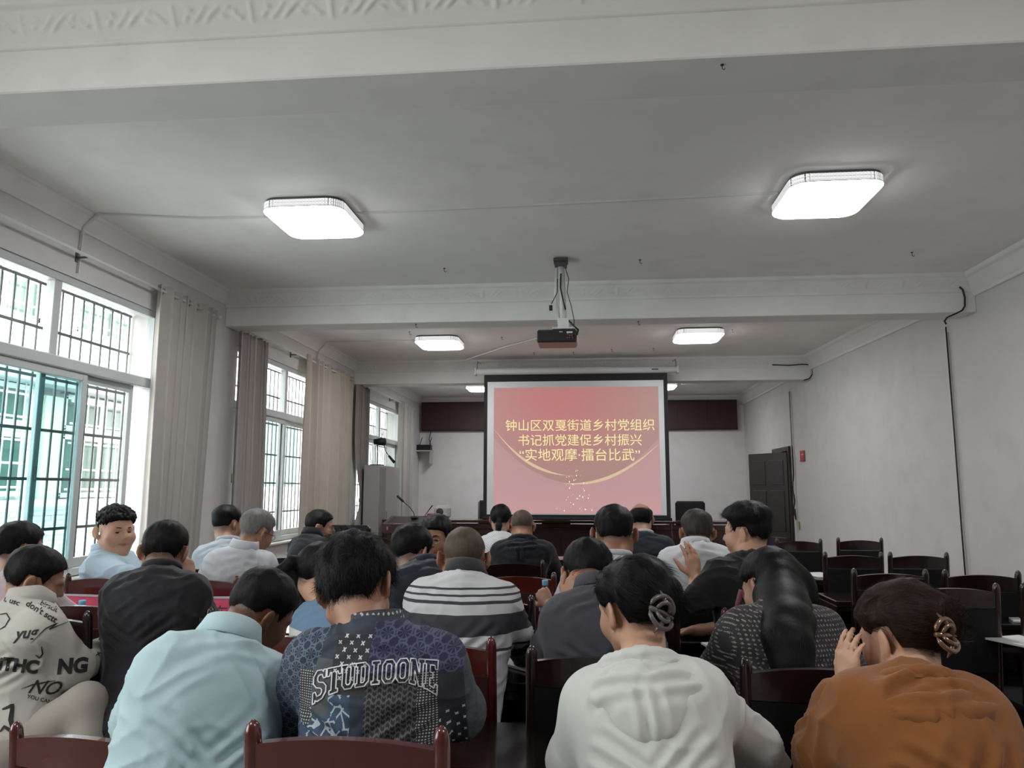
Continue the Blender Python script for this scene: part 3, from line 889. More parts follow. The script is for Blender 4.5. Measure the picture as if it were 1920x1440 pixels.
def tile_floor():
    m, nt, b = new_mat('floor_tiles'); nb = NB(nt); vec, x, y, z = nb.coords()
    fx = nb.m('FRACT', nb.m('MULTIPLY', x, 1.25)); fy = nb.m('FRACT', nb.m('MULTIPLY', y, 1.25))
    j = nb.m('MAXIMUM', nb.m('LESS_THAN', fx, .006), nb.m('LESS_THAN', fy, .006))
    c = nb.mix(nb.noise(vec, 9, 6), (.30, .28, .26), (.24, .225, .21))
    nt.links.new(nb.mix(j, c, (.08, .075, .07)), b.inputs['Base Color']); b.inputs['Roughness'].default_value = .25
    return m
q = MB(); q.prism([(-4.05, YR - .1), (4.0, YR - .1), (4.0, YB + .2), (-4.05, YB + .2)], -.12, 0); struct(q.build('floor', tile_floor()))
q = MB(); q.prism([(-4.05, YR - .1), (4.0, YR - .1), (4.0, YB + .2), (-4.05, YB + .2)], CEIL, CEIL + .15); struct(q.build('ceiling', PC))
# left wall with window openings
WIN = [(-1.1, 1.8), (3.3, 6.2), (7.7, 10.6), (12.1, 15.0)]
SILL, HEAD = 0.80, 2.99
q = MB(); y = YR - .1
for a, b in WIN + [(YB + .2, None)]:
    q.box(((XL + XLO) / 2, (y + a) / 2, CEIL / 2), (XL - XLO, a - y, CEIL)); 
    if b is None: break
    q.box(((XL + XLO) / 2, (a + b) / 2, SILL / 2), (XL - XLO, b - a, SILL))
    q.box(((XL + XLO) / 2, (a + b) / 2, (HEAD + CEIL) / 2), (XL - XLO, b - a, CEIL - HEAD)); y = b
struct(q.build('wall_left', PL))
q = MB()
pts = [(b, a) for a, b in RWX]
q.prism(pts + [(4.0, YB + .2), (4.0, YR - .1)], 0, CEIL)
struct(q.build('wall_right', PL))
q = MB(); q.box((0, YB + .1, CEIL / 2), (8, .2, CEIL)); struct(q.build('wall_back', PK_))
q = MB(); q.box((0, YR - .05, CEIL / 2), (8, .1, CEIL)); struct(q.build('wall_rear', PL))
BEAMS = [2.81, 7.41, 11.9]
for i, y in enumerate(BEAMS + [-1.9]):
    q = MB(); xr = rwx(y)
    q.box(((XL + xr) / 2, y + .15, (BEAMZ + CEIL) / 2), (xr - XL, .30, CEIL - BEAMZ), bev=.006)
    struct(q.build('trim_%d' % (i + 1), PB))

# crown mouldings: profile (out, down) swept; the beams carry an ornament in relief
PROF = [(0, .20), (.018, .20), (.022, .188), (.018, .176), (.030, .165)] + [(.030 + .075 * t, .165 - .115 * t) for t in np.linspace(.06, 1, 14)] + [(.112, .046), (.128, .040), (.135, .026), (.135, .0)]
def motif(u, t):
    """relief of the acanthus band; u metres along, t 0..1 up the cove"""
    f = (u / .34) % 1.0; r = 0 * u
    for c in (.04, .075): r = r + np.exp(-((f - c) / .010) ** 2) * sstep(t, .12, .2) * sstep(-t, -.88, -.8)
    def leaf(cx, ct, a, L, W):
        dx = (f - cx) * .34; dt = (t - ct) * .14; uu = dx * math.cos(a) + dt * math.sin(a); vv = -dx * math.sin(a) + dt * math.cos(a)
        return np.exp(-(uu / L) ** 4 - (vv / W) ** 2)
    for cx, ct, a, L, W in ((.20, .40, .9, .016, .005), (.26, .66, -.5, .014, .005), (.33, .36, .6, .022, .005), (.42, .6, .9, .03, .005), (.50, .42, .8, .034, .0055),
                            (.58, .6, .7, .03, .005), (.68, .42, -.6, .018, .006), (.74, .66, .5, .014, .006), (.84, .5, -.9, .022, .006), (.90, .34, .3, .012, .006)):
        r = r + leaf(cx, ct, a, L, W)
    return np.clip(r, 0, 1.1)
def crown(idx, p0, p1, nx, ny, scale=1.0, ornament=True, su=.012, m=PB):
    L = math.hypot(p1[0] - p0[0], p1[1] - p0[1]); n = max(2, int(L / (su if ornament else 1.0)))
    u = np.linspace(0, L, n + 1); prof = np.array(PROF) * scale; mth = len(prof)
    dx, dy = (p1[0] - p0[0]) / L, (p1[1] - p0[1]) / L
    V = np.zeros((n + 1, mth, 3))
    out = np.tile(prof[:, 0], (n + 1, 1)); dn = np.tile(prof[:, 1], (n + 1, 1))
    if ornament:
        t = np.clip((.165 - prof[:, 1] / scale) / .115, 0, 1)
        rl = motif(u[:, None] + 0 * t[None], t[None] + 0 * u[:, None]) * ((t > .02) & (t < .98))[None]
        out = out + rl * .009; dn = dn + rl * .006
    V[:, :, 0] = p0[0] + dx * u[:, None] + nx * out; V[:, :, 1] = p0[1] + dy * u[:, None] + ny * out; V[:, :, 2] = CEIL - dn
    I = np.arange((n + 1) * mth).reshape(n + 1, mth)
    Fq = np.stack([I[:-1, :-1], I[1:, :-1], I[1:, 1:], I[:-1, 1:]], -1).reshape(-1, 4)
    me = np_mesh('crown', V.reshape(-1, 3), Fq)
    o = link('trim_%d' % idx, me, None, m); struct(o)
    return o
ti = 5
for y in BEAMS:
    crown(ti, (XL, y), (rwx(y), y), 0, -1, .86, True, .010 if y < 5 else .014); ti += 1
    crown(ti, (rwx(y), y + .30), (XL, y + .30), 0, 1, 1.0, False); ti += 1
crown(ti, (XL, YB), (rwx(YB), YB), 0, -1, 1.0, False); ti += 1
bays = [(YR, -1.9), (-1.6, 2.81), (3.11, 7.41), (7.71, 11.9), (12.2, YB)]
for a, b in bays:
    crown(ti, (XL, b), (XL, a), 1, 0, .72, False); ti += 1
    L = math.hypot(rwx(b) - rwx(a), b - a)
    crown(ti, (rwx(a), a), (rwx(b), b), -1, 0, 1.05, False); ti += 1

# ---------------------------------------------------------------- windows
FR = mat('window_frame_grey', (.50, .53, .53), .35, .0, .5)
TEAL = glass('teal_glass', (.64, .80, .81)); PALE = glass('grey_glass', (.82, .85, .85))
STEEL = mat('grille_steel', (.16, .17, .17), .5, .4)
def window(i, a, b, sashes):
    q = MB(); xc = -3.80; W = .08
    q.box((xc, (a + b) / 2, HEAD - .03), (W, b - a, .06), bev=.006); q.box((xc, (a + b) / 2, SILL + .03), (W, b - a, .06), bev=.006)
    for y in (a + .025, b - .025): q.box((xc, y, (SILL + HEAD) / 2), (W, .05, HEAD - SILL - .1), bev=.006)
    q.box((xc, (a + b) / 2, 2.345), (W + .03, b - a - .02, .085), bev=.008)
    w = struct(q.build('window_%d' % i, FR))
    n = max(1, round((b - a) / 1.3)); ms = [a + (b - a) * k / n for k in range(n + 1)]
    if i == 2: ms = [a, 4.93, b]
    for k in range(len(ms) - 1):
        if k:
            MB().box((xc, ms[k], (2.385 + HEAD - .06) / 2), (.07, .075, HEAD - .06 - 2.385), bev=.006).build('mullion', FR, w)
        MB().box((xc - .01, (ms[k] + ms[k + 1]) / 2, (2.385 + HEAD - .06) / 2), (.006, ms[k + 1] - ms[k] - .08, .53)).build('transom_pane', glass('clear_pane', (.93, .96, .955)), w)
    for (y0, y1, x, gl) in sashes:
        s = MB(); z0, z1 = SILL + .06, 2.305; t = .055
        s.box((x, y0 + t / 2, (z0 + z1) / 2), (.035, t, z1 - z0), bev=.004); s.box((x, y1 - t / 2, (z0 + z1) / 2), (.035, t, z1 - z0), bev=.004)
        s.box((x, (y0 + y1) / 2, z0 + .035), (.035, y1 - y0 - 2 * t, .07), bev=.004); s.box((x, (y0 + y1) / 2, z1 - .03), (.035, y1 - y0 - 2 * t, .06), bev=.004)
        f = s.build('sash', FR, w)
        MB().box((x, (y0 + y1) / 2, (z0 + z1) / 2), (.006, y1 - y0 - 2 * t + .01, z1 - z0 - .12)).build('pane', gl, f)
        MB().box((x + .022, y0 + t / 2, 1.55), (.012, .02, .10), bev=.004).build('latch', mat('latch_metal', (.4, .4, .4), .3, .8), f)
    # sill board
    MB().box((-3.86, (a + b) / 2, SILL - .012), (.40, b - a + .0, .024), bev=.005).build('window_sill', mat('sill_stone', (.6, .6, .58), .4), w)
    return w
def grille(a, b):
    t = thing('window_grille', None, None)
    for z in (.83, 1.14, 1.51, 1.87, 2.26, 2.62, 2.955):
        MB().bar((-4.0, a + .02, z), (-4.0, b - .02, z), .008, .022).build('cross_bar', STEEL, t)
    n = int((b - a) / .125); me = None
    for k in range(n + 1):
        y = a + .03 + (b - a - .06) * k / n
        if me is None:
            o = MB().tube([(0, 0, .82), (0, 0, 2.96)], .0085, 6).build('bar', STEEL, t); me = o.data
        else: o = link('bar', me, t)
        o.location = (-4.012, y, 0)
    return t
window(1, *WIN[0], [(-1.05, .4, -3.79, PALE), (.35, 1.75, -3.83, PALE)])
window(2, *WIN[1], [(3.85, 5.33, -3.785, TEAL), (4.88, 5.98, -3.825, PALE)])
window(3, *WIN[2], [(7.75, 9.2, -3.785, PALE), (9.12, 10.5, -3.825, PALE)])
window(4, *WIN[3], [(12.15, 13.4, -3.785, PALE), (13.4, 14.95, -3.825, PALE)])
for (a, b), lb in zip(WIN, ('dark steel security grille outside the window nearest the camera', 'dark steel security grille outside the large window beside the curly haired man',
                            'dark steel security grille outside the second window, between the long pale curtains', 'dark steel security grille outside the farthest window behind the grey cabinet')):
    prop(grille(a, b), lb, 'window grille')

# ---------------------------------------------------------------- the building across the yard
TW = mat('white_tile_wall', (.60, .61, .62), .5, bump=(3, .2)); TG = mat('outer_green_glass', (.06, .11, .09), .15, .0, .6); WB = mat('white_paint_metal', (.8, .82, .82), .5)
bld = thing('building', 'white tiled building with barred green windows across the yard', 'building', (-9, 12, -4))
def bpart(mb, name, m, parent=bld, **k):
    mb.v = [(v[0] + 9, v[1] - 12, v[2] + 4) for v in mb.v]; return mb.build(name, m, parent)
bpart(MB().box((-9, 9.5, 1.5), (2, 15, 11)), 'wall', TW)
bpart(MB().box((-7.85, 10.6, 2.98), (.5, 4.6, .14), bev=.01), 'canopy', mat('canopy_grey', (.34, .36, .37), .7))
bpart(MB().box((-7.9, 10.6, 1.22), (.3, 5.2, .10), bev=.01), 'ledge', WB)
bpart(MB().box((-7.93, 10.45, 2.0), (.14, .42, 1.6), bev=.01), 'pier', mat('cream_pier', (.62, .62, .50), .7))
def bwin(a, b, z0, z1, nb_, hs):
    f = MB()
    for y in (a, b): f.box((-7.97, y, (z0 + z1) / 2), (.1, .07, z1 - z0 + .07))
    for z in (z0, z1): f.box((-7.97, (a + b) / 2, z), (.1, b - a, .07))
    f.box((-7.97, (a + b) / 2, (z0 + z1) / 2), (.08, .05, z1 - z0))
    fo = bpart(f, 'window', WB)
    bpart(MB().box((-7.985, (a + b) / 2, (z0 + z1) / 2), (.02, b - a, z1 - z0)), 'window_glass', TG, fo)
    g = MB()
    for k in range(nb_): y = a + (b - a) * (k + .5) / nb_; g.tube([(-7.80, y, z0 - .05), (-7.80, y, z1 + .05)], .011, 5)
    for z in hs: g.bar((-7.8, a - .05, z), (-7.8, b + .05, z), .012, .028)
    for y in (a, b): g.bar((-7.8, y, z1), (-8.0, y, z1), .015); g.bar((-7.8, y, z0), (-8.0, y, z0), .015)
    bpart(g, 'window_bars', WB, fo)
bwin(8.7, 10.05, 3.87, 4.9, 8, (4.0, 4.35, 4.8)); bwin(10.85, 12.7, 3.92, 4.75, 9, (4.02, 4.32, 4.7))
bwin(8.8, 10.0, 2.35, 2.86, 7, (2.42, 2.74)); bwin(8.8, 10.0, 1.36, 2.18, 7, (1.45, 1.78, 2.1))
bwin(10.75, 12.6, 2.36, 2.84, 8, (2.42, 2.76)); bwin(10.75, 12.6, 1.33, 2.22, 9, (1.42, 1.72, 2.12))
# wall tiles: the nearest ones singly, the others joined
rng = random.Random(4); tme = MB().box((0, 0, 0), (.012, .228, .066), bev=.003).mesh('tile'); tmat = mat('glazed_tile', (.66, .67, .69), .3); tme.materials.append(tmat)
rest = MB(); cnt = 0; cells = []
for r in range(-16, 72):
    z = .02 + r * .075
    for c in range(0, 56):
        y = 5.2 + c * .24 + (r % 2) * .12
        if z > 5 or y > 16.7: continue
        if any(a - .16 < y < b + .16 and z0 - .08 < z < z1 + .08 for a, b, z0, z1 in ((8.7, 10.05, 3.87, 4.9), (10.85, 12.7, 3.92, 4.75), (8.8, 10, 2.35, 2.86), (8.8, 10, 1.36, 2.18), (10.75, 12.6, 2.36, 2.84), (10.75, 12.6, 1.33, 2.22))): continue
        if 1.12 < z < 1.3 or 2.88 < z < 3.09 or (10.1 < y < 10.8 and 1.2 < z < 2.9): continue
        cells.append((abs(y - 11.4) * .7 + abs(z - .65), y, z))
cells.sort()
for k, (_, y, z) in enumerate(cells):
    if k < 295:
        o = link('tile', tme, bld); o.location = (-7.994 + 9 + rng.uniform(-.002, .002), y - 12, z + 4)
    else: rest.box((-7.994 + 9 + rng.uniform(-.002, .002), y - 12, z + 4), (.012, .228, .066))
o = rest.build('tile', tmat, bld); o['kind'] = 'stuff'
# lower building further along
b2 = thing('building', 'low pale building with teal shuttered windows seen through the second window', 'building', (-9, 21, -4))
def b2p(mb, name, m, parent=b2):
    mb.v = [(v[0] + 9, v[1] - 21, v[2] + 4) for v in mb.v]; return mb.build(name, m, parent)
b2p(MB().box((-9.1, 24.2, -.2), (2, 14, 7.6)), 'wall', mat('pale_render', (.75, .77, .76), .8))
b2p(MB().box((-9.0, 24.2, 3.62), (2.5, 14.3, .16), bev=.02), 'roof', mat('roof_grey', (.30, .31, .32), .8))
for y in (18.6, 19.9, 22, 24):
    f = MB()
    for s in (-.5, .5): f.box((-8.06, y + s, 2.3), (.1, .06, 1.7))
    for z in (1.45, 3.15): f.box((-8.06, y, z), (.1, 1.06, .06))
    fo = b2p(f, 'window', WB); b2p(MB().box((-8.08, y, 2.3), (.03, .96, 1.66)), 'shutter', mat('teal_shutter', (.10, .24, .24), .5), fo)
MB().box((-7, 10, -4.1), (8, 60, .2)).build('ground', mat('yard_concrete', (.45, .45, .44), .9))['kind'] = 'structure'

# ---------------------------------------------------------------- door
DW = mat('door_dark', (.020, .011, .011), .4, bump=(30, .1))
hx, hy = 3.50, 13.40; tx, ty = 3.02, 14.18
dl = math.hypot(tx - hx, ty - hy); dr = math.atan2(ty - hy, tx - hx)
door = MB().box((0, 0, 0), (dl, .045, 2.08), bev=.003).build('door_1', DW); struct(door)
door.location = ((hx + tx) / 2, (hy + ty) / 2, 1.04); door.rotation_euler = (0, 0, dr)
for z0, z1 in ((.12, .62), (.72, 1.42), (1.52, 1.95)):
    for x0, x1 in ((-.37, -.05), (.05, .37)):
        if x1 > dl / 2 - .04: x1 = dl / 2 - .05
        p = MB()
        for s in (1, -1):
            p.box(((x0 + x1) / 2, s * .026, (z0 + z1) / 2 - 1.04), (x1 - x0, .012, z1 - z0), bev=.005)
        p.build('door_panel', DW, door)
h = MB(); h.box((dl / 2 - .07, .03, -.02), (.03, .01, .16), bev=.004).tube([(dl / 2 - .07, .03, 0), (dl / 2 - .07, .07, 0), (dl / 2 - .18, .07, 0)], .009, 8)
h.build('door_handle', mat('brushed_steel', (.6, .6, .6), .25, 1.0), door)
q = MB()
for y in (13.30, 14.36): q.box((3.515, y, 1.06), (.07, .09, 2.12), bev=.008)
q.box((3.515, 13.83, 2.14), (.07, 1.15, .08), bev=.008); struct(q.build('trim_60', mat('door_casing', (.03, .016, .015), .4)))
MB().box((3.53, 13.83, 1.05), (.02, 1.0, 2.1)).build('doorway_dark_sheet', mat('doorway_painted_shade', (.01, .009, .009), .8))['kind'] = 'structure'  # flat dark sheet on the wall, painting the shade of the open doorway

# ---------------------------------------------------------------- ceiling lamps
LM = mat('lamp_rim_dark', (.12, .12, .12), .5)
def lampside():
    m, nt, b = new_mat('lamp_side'); nb = NB(nt); vec, x, y, z = nb.coords()
    s = nb.m('FRACT', nb.m('MULTIPLY', nb.m('ADD', x, y), 42.0)); t = nb.m('FRACT', nb.m('MULTIPLY', nb.m('SUBTRACT', x, y), 42.0))
    zz = nb.m('FRACT', nb.m('MULTIPLY', z, 45.0))
    f = nb.m('MAXIMUM', nb.m('MULTIPLY', nb.m('LESS_THAN', s, .30), nb.m('GREATER_THAN', zz, .25)), nb.m('LESS_THAN', zz, .12))
    f = nb.m('MULTIPLY', f, nb.m('LESS_THAN', t, .75))
    nt.links.new(nb.mix(f, (.9, .9, .9), (.03, .03, .035)), b.inputs['Emission Color']); b.inputs['Emission Strength'].default_value = .42
    b.inputs['Base Color'].default_value = (.25, .25, .25, 1)
    return m
LSIDE = lampside(); LDIF = mat('lamp_diffuser', (.9, .9, .9), .4, emit=((1, .99, 1.0), LAMP_STRENGTH))
def rrect(w, h, r, n=8):
    out = []
    for cx, cy, a0 in ((w / 2 - r, h / 2 - r, 0), (-w / 2 + r, h / 2 - r, 90), (-w / 2 + r, -h / 2 + r, 180), (w / 2 - r, -h / 2 + r, 270)):
        for k in range(n + 1): a = math.radians(a0 + 90 * k / n); out.append((cx + r * math.cos(a), cy + r * math.sin(a)))
    return out
def lamp(x, y, label, w=.60, d=.66):
    t = thing('ceiling_lamp', label, 'ceiling lamp', (x, y, CEIL), 0, 'square ceiling lamps')
    MB().prism(rrect(w - .02, d - .02, .11), -.02, 0).build('base', LM, t)
    a = rrect(w, d, .12); b_ = rrect(w - .01, d - .01, .12); n = len(a); s = MB()
    vs = [(p[0], p[1], -.02) for p in a] + [(p[0], p[1], -.075) for p in a]
    s.add(vs, [(i, (i + 1) % n, n + (i + 1) % n, n + i) for i in range(n)] + [tuple(range(n))], False); s.build('shade_side', LSIDE, t)
    s = MB(); rings = [(1.0, -.075), (.985, -.086), (.95, -.094), (.88, -.099), (.5, -.103)]
    vs = [(p[0] * k, p[1] * k, z) for k, z in rings for p in a]; m_ = len(rings)
    s.add(vs, [(i * n + j, i * n + (j + 1) % n, (i + 1) * n + (j + 1) % n, (i + 1) * n + j) for i in range(m_ - 1) for j in range(n)] + [tuple(range((m_ - 1) * n, m_ * n))], True)
    s.build('diffuser', LDIF, t)
    q = MB()
    vs = []; fs = []
    for k, (r1, zz) in enumerate(((1.006, -.073), (1.006, -.079))):
        vs += [(p[0] * r1, p[1] * r1, zz) for p in a]
    q.add(vs, [(i, (i + 1) % n, n + (i + 1) % n, n + i) for i in range(n)]); q.build('rim', mat('lamp_rim', (.25, .25, .26), .4), t)
    return t
lamp(-1.99, 5.24, 'lit square ceiling lamp left of the projector, nearest row, above the window side')
lamp(1.67, 5.12, 'lit square ceiling lamp nearest the camera on the right side of the ceiling')
lamp(-1.98, 10.1, 'lit ceiling lamp behind the near beam, left of the projector')
lamp(1.51, 9.9, 'lit ceiling lamp behind the near beam, right of the projector')
lamp(-2.02, 14.8, 'lit ceiling lamp in the last bay, peeking out left of the projection screen')
lamp(1.50, 14.8, 'lit ceiling lamp in the last bay, peeking out right of the projection screen')
lamp(-1.99, .5, 'ceiling lamp above the camera on the window side'); lamp(1.7, .5, 'ceiling lamp above the camera on the right side')

# cable ducts, conduits and cables
DU = mat('duct_plastic', (.66, .67, .66), .5); CB = mat('black_cable', (.015, .015, .015), .5)
def duct(pts, label, w=.022, m=DU, name='cable_duct', r=None):
    q = MB()
    for a, b in zip(pts[:-1], pts[1:]): q.bar(a, b, w, w * .55 if r is None else r)
    return prop(q.build(name, m), label, 'cable duct')
z = CEIL - .007
duct([(-2.28, 5.28, z), (-2.9, 5.25, z), (-3.62, 5.1, z), (-3.73, 5.08, 3.38), (-3.74, 5.08, 3.03)], 'thin white cable duct bending from the near left ceiling lamp down to the window')
duct([(-1.68, 5.26, z), (-.4, 5.22, z), (1.36, 5.14, z)], 'thin white cable duct crossing the ceiling between the two nearest lamps')
duct([(-2.28, 10.1, z), (-3.6, 10.1, z), (-3.72, 10.1, 3.35), (-3.74, 10.1, 3.22)], 'thin cable duct from the left lamp behind the near beam to the curtained window')
duct([(-1.95, 11.55, 3.42), (-1.1, 10.6, CEIL - .02), (-.45, 9.9, CEIL - .01)], 'white plastic duct strip hanging loose from the ceiling left of the projector', .03)
LP = lambda L_, Y: [tuple(at(a, b, Y)) for a, b in L_]
for pts, r, lb in ((LP([(1799, 538), (1805, 543), (1809, 558), (1809, 574), (1804, 582), (1790, 589), (1776, 595), (1771, 602), (1774, 608)], 7.37), .009, 'black cable looping round the right end of the near beam'),
                   (LP([(1448, 684), (1480, 685), (1505, 683), (1519, 684), (1523, 692), (1523, 702), (1517, 710), (1507, 713)], 11.84), .010, 'black cable looping round the right end of the middle beam')):
    prop(MB().tube(pts, r, 6).build('cable', CB), lb, 'cable')
yk = 7.95
o = MB(); o.bar((rwx(yk) - .012, yk, 3.05), (rwx(yk) - .012, yk, .05), .03, .02); prop(o.build('conduit', DU), 'thin wall conduit running down the right wall from the near beam', 'conduit')
prop(MB().tube([(rwx(yk) - .03, yk - .03, 3.1), (rwx(yk) - .03, yk - .03, 2.0), (rwx(yk) - .035, yk - .035, 1.1), (rwx(yk) - .03, yk - .03, .1)], .007, 6).build('cable', CB), 'black cable hanging straight down the right wall behind the empty chairs', 'cable')
yk = 13.05
o = MB(); o.bar((3.508, yk, 3.1), (3.508, yk, .05), .05, .02); prop(o.build('conduit', DU), 'wall conduit beside the dark door', 'conduit')
pts = [(3.49, yk, 3.1), (3.49, yk, 2.2), (3.485, yk - .02, 1.7), (3.48, yk + .02, 1.45), (3.48, yk - .03, 1.25), (3.475, yk + .04, 1.05), (3.48, yk - .05, .95), (3.48, yk - .02, 1.12)]
prop(MB().tube(pts, .012, 6).build('cable', CB), 'black cable with a hanging loop beside the dark door', 'cable')
sg = MB().box((3.505, 12.55, 1.98), (.02, .26, .17), bev=.004).build('wall_sign', mat('sign_red', (.42, .05, .05), .4)); prop(sg, 'small red and white sign on the wall beside the door', 'sign')
MB().box((3.494, 12.66, 1.98), (.004, .05, .15)).build('sign_panel', mat('sign_white', (.7, .7, .7), .5), sg)
MB().box((3.494, 12.50, 2.0), (.004, .12, .012)).build('sign_print', mat('sign_white', (.7, .7, .7), .5), sg)
sw = MB().box((3.507, 12.95, .86), (.015, .09, .12), bev=.004).build('wall_switch', mat('switch_yellow', (.45, .33, .12), .5)); prop(sw, 'small yellowed switch plate low on the wall beside the door', 'switch')
MB().box((3.498, 12.95, .86), (.006, .035, .05), bev=.002).build('rocker', mat('switch_rocker', (.5, .42, .25), .5), sw)
hk = MB(); hm = mat('hook_black', (.02, .02, .02), .5)
HK = ((833, 503, CEIL, 'left of the projector mount'), (1200, 487, CEIL, 'right of the projector mount'), (1354, 121, BEAMZ, 'under the nearest beam'), (1710, 473, CEIL, 'near the right crown moulding'), (780, 608, BEAMZ, 'under the second beam, left'),
      (1197, 603, BEAMZ, 'under the second beam, right of the projector'), (768, 622, CEIL, 'just left of the left far lamp'), (1075, 660, CEIL, 'just below and right of the projector body'), (1001, 661, CEIL, 'below and left of the projector body'), (1147, 655, CEIL, 'between projector and right far lamp, low'),
      (1225, 653, CEIL, 'left below the right far lamp'), (941, 632, CEIL, 'between the left far lamp and the projector'), (1373, 618, CEIL, 'right beside the right far lamp'))
for px, py, zc, wh in HK:
    v = ray(px, py); p = v * ((zc - CAM_H) / v[2]); p[2] = zc; s_ = .6 if zc == BEAMZ and py < 200 else 1.0
    q = MB(); q.lathe([(.012 * s_, -.004), (.012 * s_, 0)], tuple(p), 8); q.tube([p + np.array(d) * s_ for d in ((0, 0, -.001), (0, 0, -.03), (.012, 0, -.038), (.018, 0, -.028))], .003 * s_, 5)
    prop(q.build('ceiling_hook', hm), 'small dark hook in the plaster ' + wh, 'hook', 'old hooks in the ceiling')

# ---------------------------------------------------------------- curtains
ROD = mat('rod_white', (.72, .72, .70), .35); RING = mat('ring_steel', (.62, .62, .62), .25, .9)
def cmat(name, c): return cloth(name, c, rough=.9, weave=500, wst=.2)
def curtain(label, y0, y1, z0, z1, nf, amp, m, x=-3.66, pinch=None, seed=0, rings=None, lean=0.0):
    nu, nv = nf * 14, 46
    u = np.linspace(0, 1, nu); v = np.linspace(0, 1, nv); U, V_ = np.meshgrid(u, v, indexing='ij')
    rs = np.random.RandomState(seed)
    ph = 2 * math.pi * nf * (U + .03 * np.sin(2 * math.pi * U * 2 + seed) + .012 * np.sin(V_ * 3 + seed))
    Z = z1 + (z0 - z1) * V_
    A = amp * (.75 + .25 * np.sin(2 * math.pi * (U * 1.7 + seed)))
    A = A * (1 + .25 * V_ * np.sin(7 * U + seed))
    Y = y0 + (y1 - y0) * U + .012 * np.sin(ph * 2 + 1)
    if pinch:
        zp, wp, yc = pinch
        g = np.exp(-((Z - zp) / .55) ** 2) * (Z > zp) + np.exp(-((Z - zp) / .30) ** 2) * (Z <= zp)
        Y = Y * (1 - g) + (yc + (Y - (y0 + y1) / 2) * wp) * g; A = A * (1 - .55 * g)
    Y = Y + lean * V_ * U
    X = x + A * np.sin(ph) + .004 * np.sin(ph * 3 + V_ * 4)
    P = np.stack([X, Y, Z], -1)
    I = np.arange(nu * nv).reshape(nu, nv); Fq = np.stack([I[:-1, :-1], I[1:, :-1], I[1:, 1:], I[:-1, 1:]], -1).reshape(-1, 4)
    base = np.array((x, (y0 + y1) / 2, z1))
    t = thing('curtain', label, 'curtain', tuple(base))
    o = link('drape', np_mesh('drape', P.reshape(-1, 3) - base, Fq), t, m)
    s = o.modifiers.new('thick', 'SOLIDIFY'); s.thickness = .003
    for k in range(nf if z1 > 3.15 else 0):
        yy = y0 + (y1 - y0) * (k + .5) / nf
        pts = [(0 + .026 * math.sin(a) * .25, yy - base[1] + .026 * math.cos(a) * .9, 3.155 - z1 + .026 * math.sin(a)) for a in np.linspace(0, 2 * math.pi, 15)]
        MB().tube([(p[0], p[1], p[2]) for p in pts], .006, 6, False).build('ring', RING, t)
    if pinch:
        zp, wp, yc = pinch; q = MB(); n = 20; hw = (y1 - y0) / 2 * wp + .02
        vs = []
        for zz in (zp - .03 - z1, zp + .03 - z1):
            vs += [(.06 * math.cos(2 * math.pi * k / n), yc - base[1] + hw * math.sin(2 * math.pi * k / n), zz) for k in range(n)]
        q.add(vs, [(k, (k + 1) % n, n + (k + 1) % n, n + k) for k in range(n)], True); q.build('tieback', m, t)
    return t
C1 = cmat('curtain_light', (.46, .435, .41)); C2 = cmat('curtain_taupe', (.46, .43, .405)); C3 = cmat('curtain_beige', (.45, .405, .345)); C4 = cmat('curtain_brown', (.32, .29, .27))
curtain('long light grey curtain gathered at the right of the large near window', 6.0, 7.03, .25, 3.21, 7, .048, C1, seed=1, lean=-.15)
curtain('taupe curtain bunched left of the second window, behind the near beam', 7.56, 8.27, .25, 3.125, 6, .042, C2, seed=2, lean=.10)
curtain('pale beige curtain spread right of the second window', 9.48, 11.55, .25, 3.21, 7, .048, C3, seed=3)
curtain('dark taupe curtain tied back at its middle, left of the grey cabinet', 11.82, 12.5, .25, 3.125, 6, .042, C4, seed=4, pinch=(1.25, .45, 12.3))
curtain('pale curtain at the far end of the window wall beside the dark wall panel', 14.65, 15.85, .25, 3.19, 6, .048, C1, seed=5)
for a, b, lb in ((3.15, 6.28, 'thin white curtain rod above the large near window'), (8.05, 9.62, 'white curtain rod above the second window'), (12.3, 15.3, 'white curtain rod above the farthest window')):
    t = thing('curtain_rod', lb, 'curtain rod', (-3.66, (a + b) / 2, 3.155))
    b2_ = 7.12 if a < 4 else (11.65 if a < 9 else 15.95); a2_ = 7.73 if 8 < a < 9 else (12.22 if a > 12 else a)
    MB().tube([(0, a2_ - (a + b) / 2, 0), (0, b2_ - (a + b) / 2, 0)], .012, 8).build('rod', ROD, t)
    MB().lathe([(.012, 0), (.022, .01), (.022, .03), (.006, .045)], (0, b2_ - (a + b) / 2, 0), 12, 1).build('finial', ROD, t)
    for y in (a + .1, (a + b) / 2 + .35):
        MB().bar((-.09, y - (a + b) / 2, -.01), (0, y - (a + b) / 2, -.01), .012).box((-.086, y - (a + b) / 2, -.01), (.01, .03, .07)).build('bracket', mat('bracket_dark', (.1, .1, .1), .5), t)

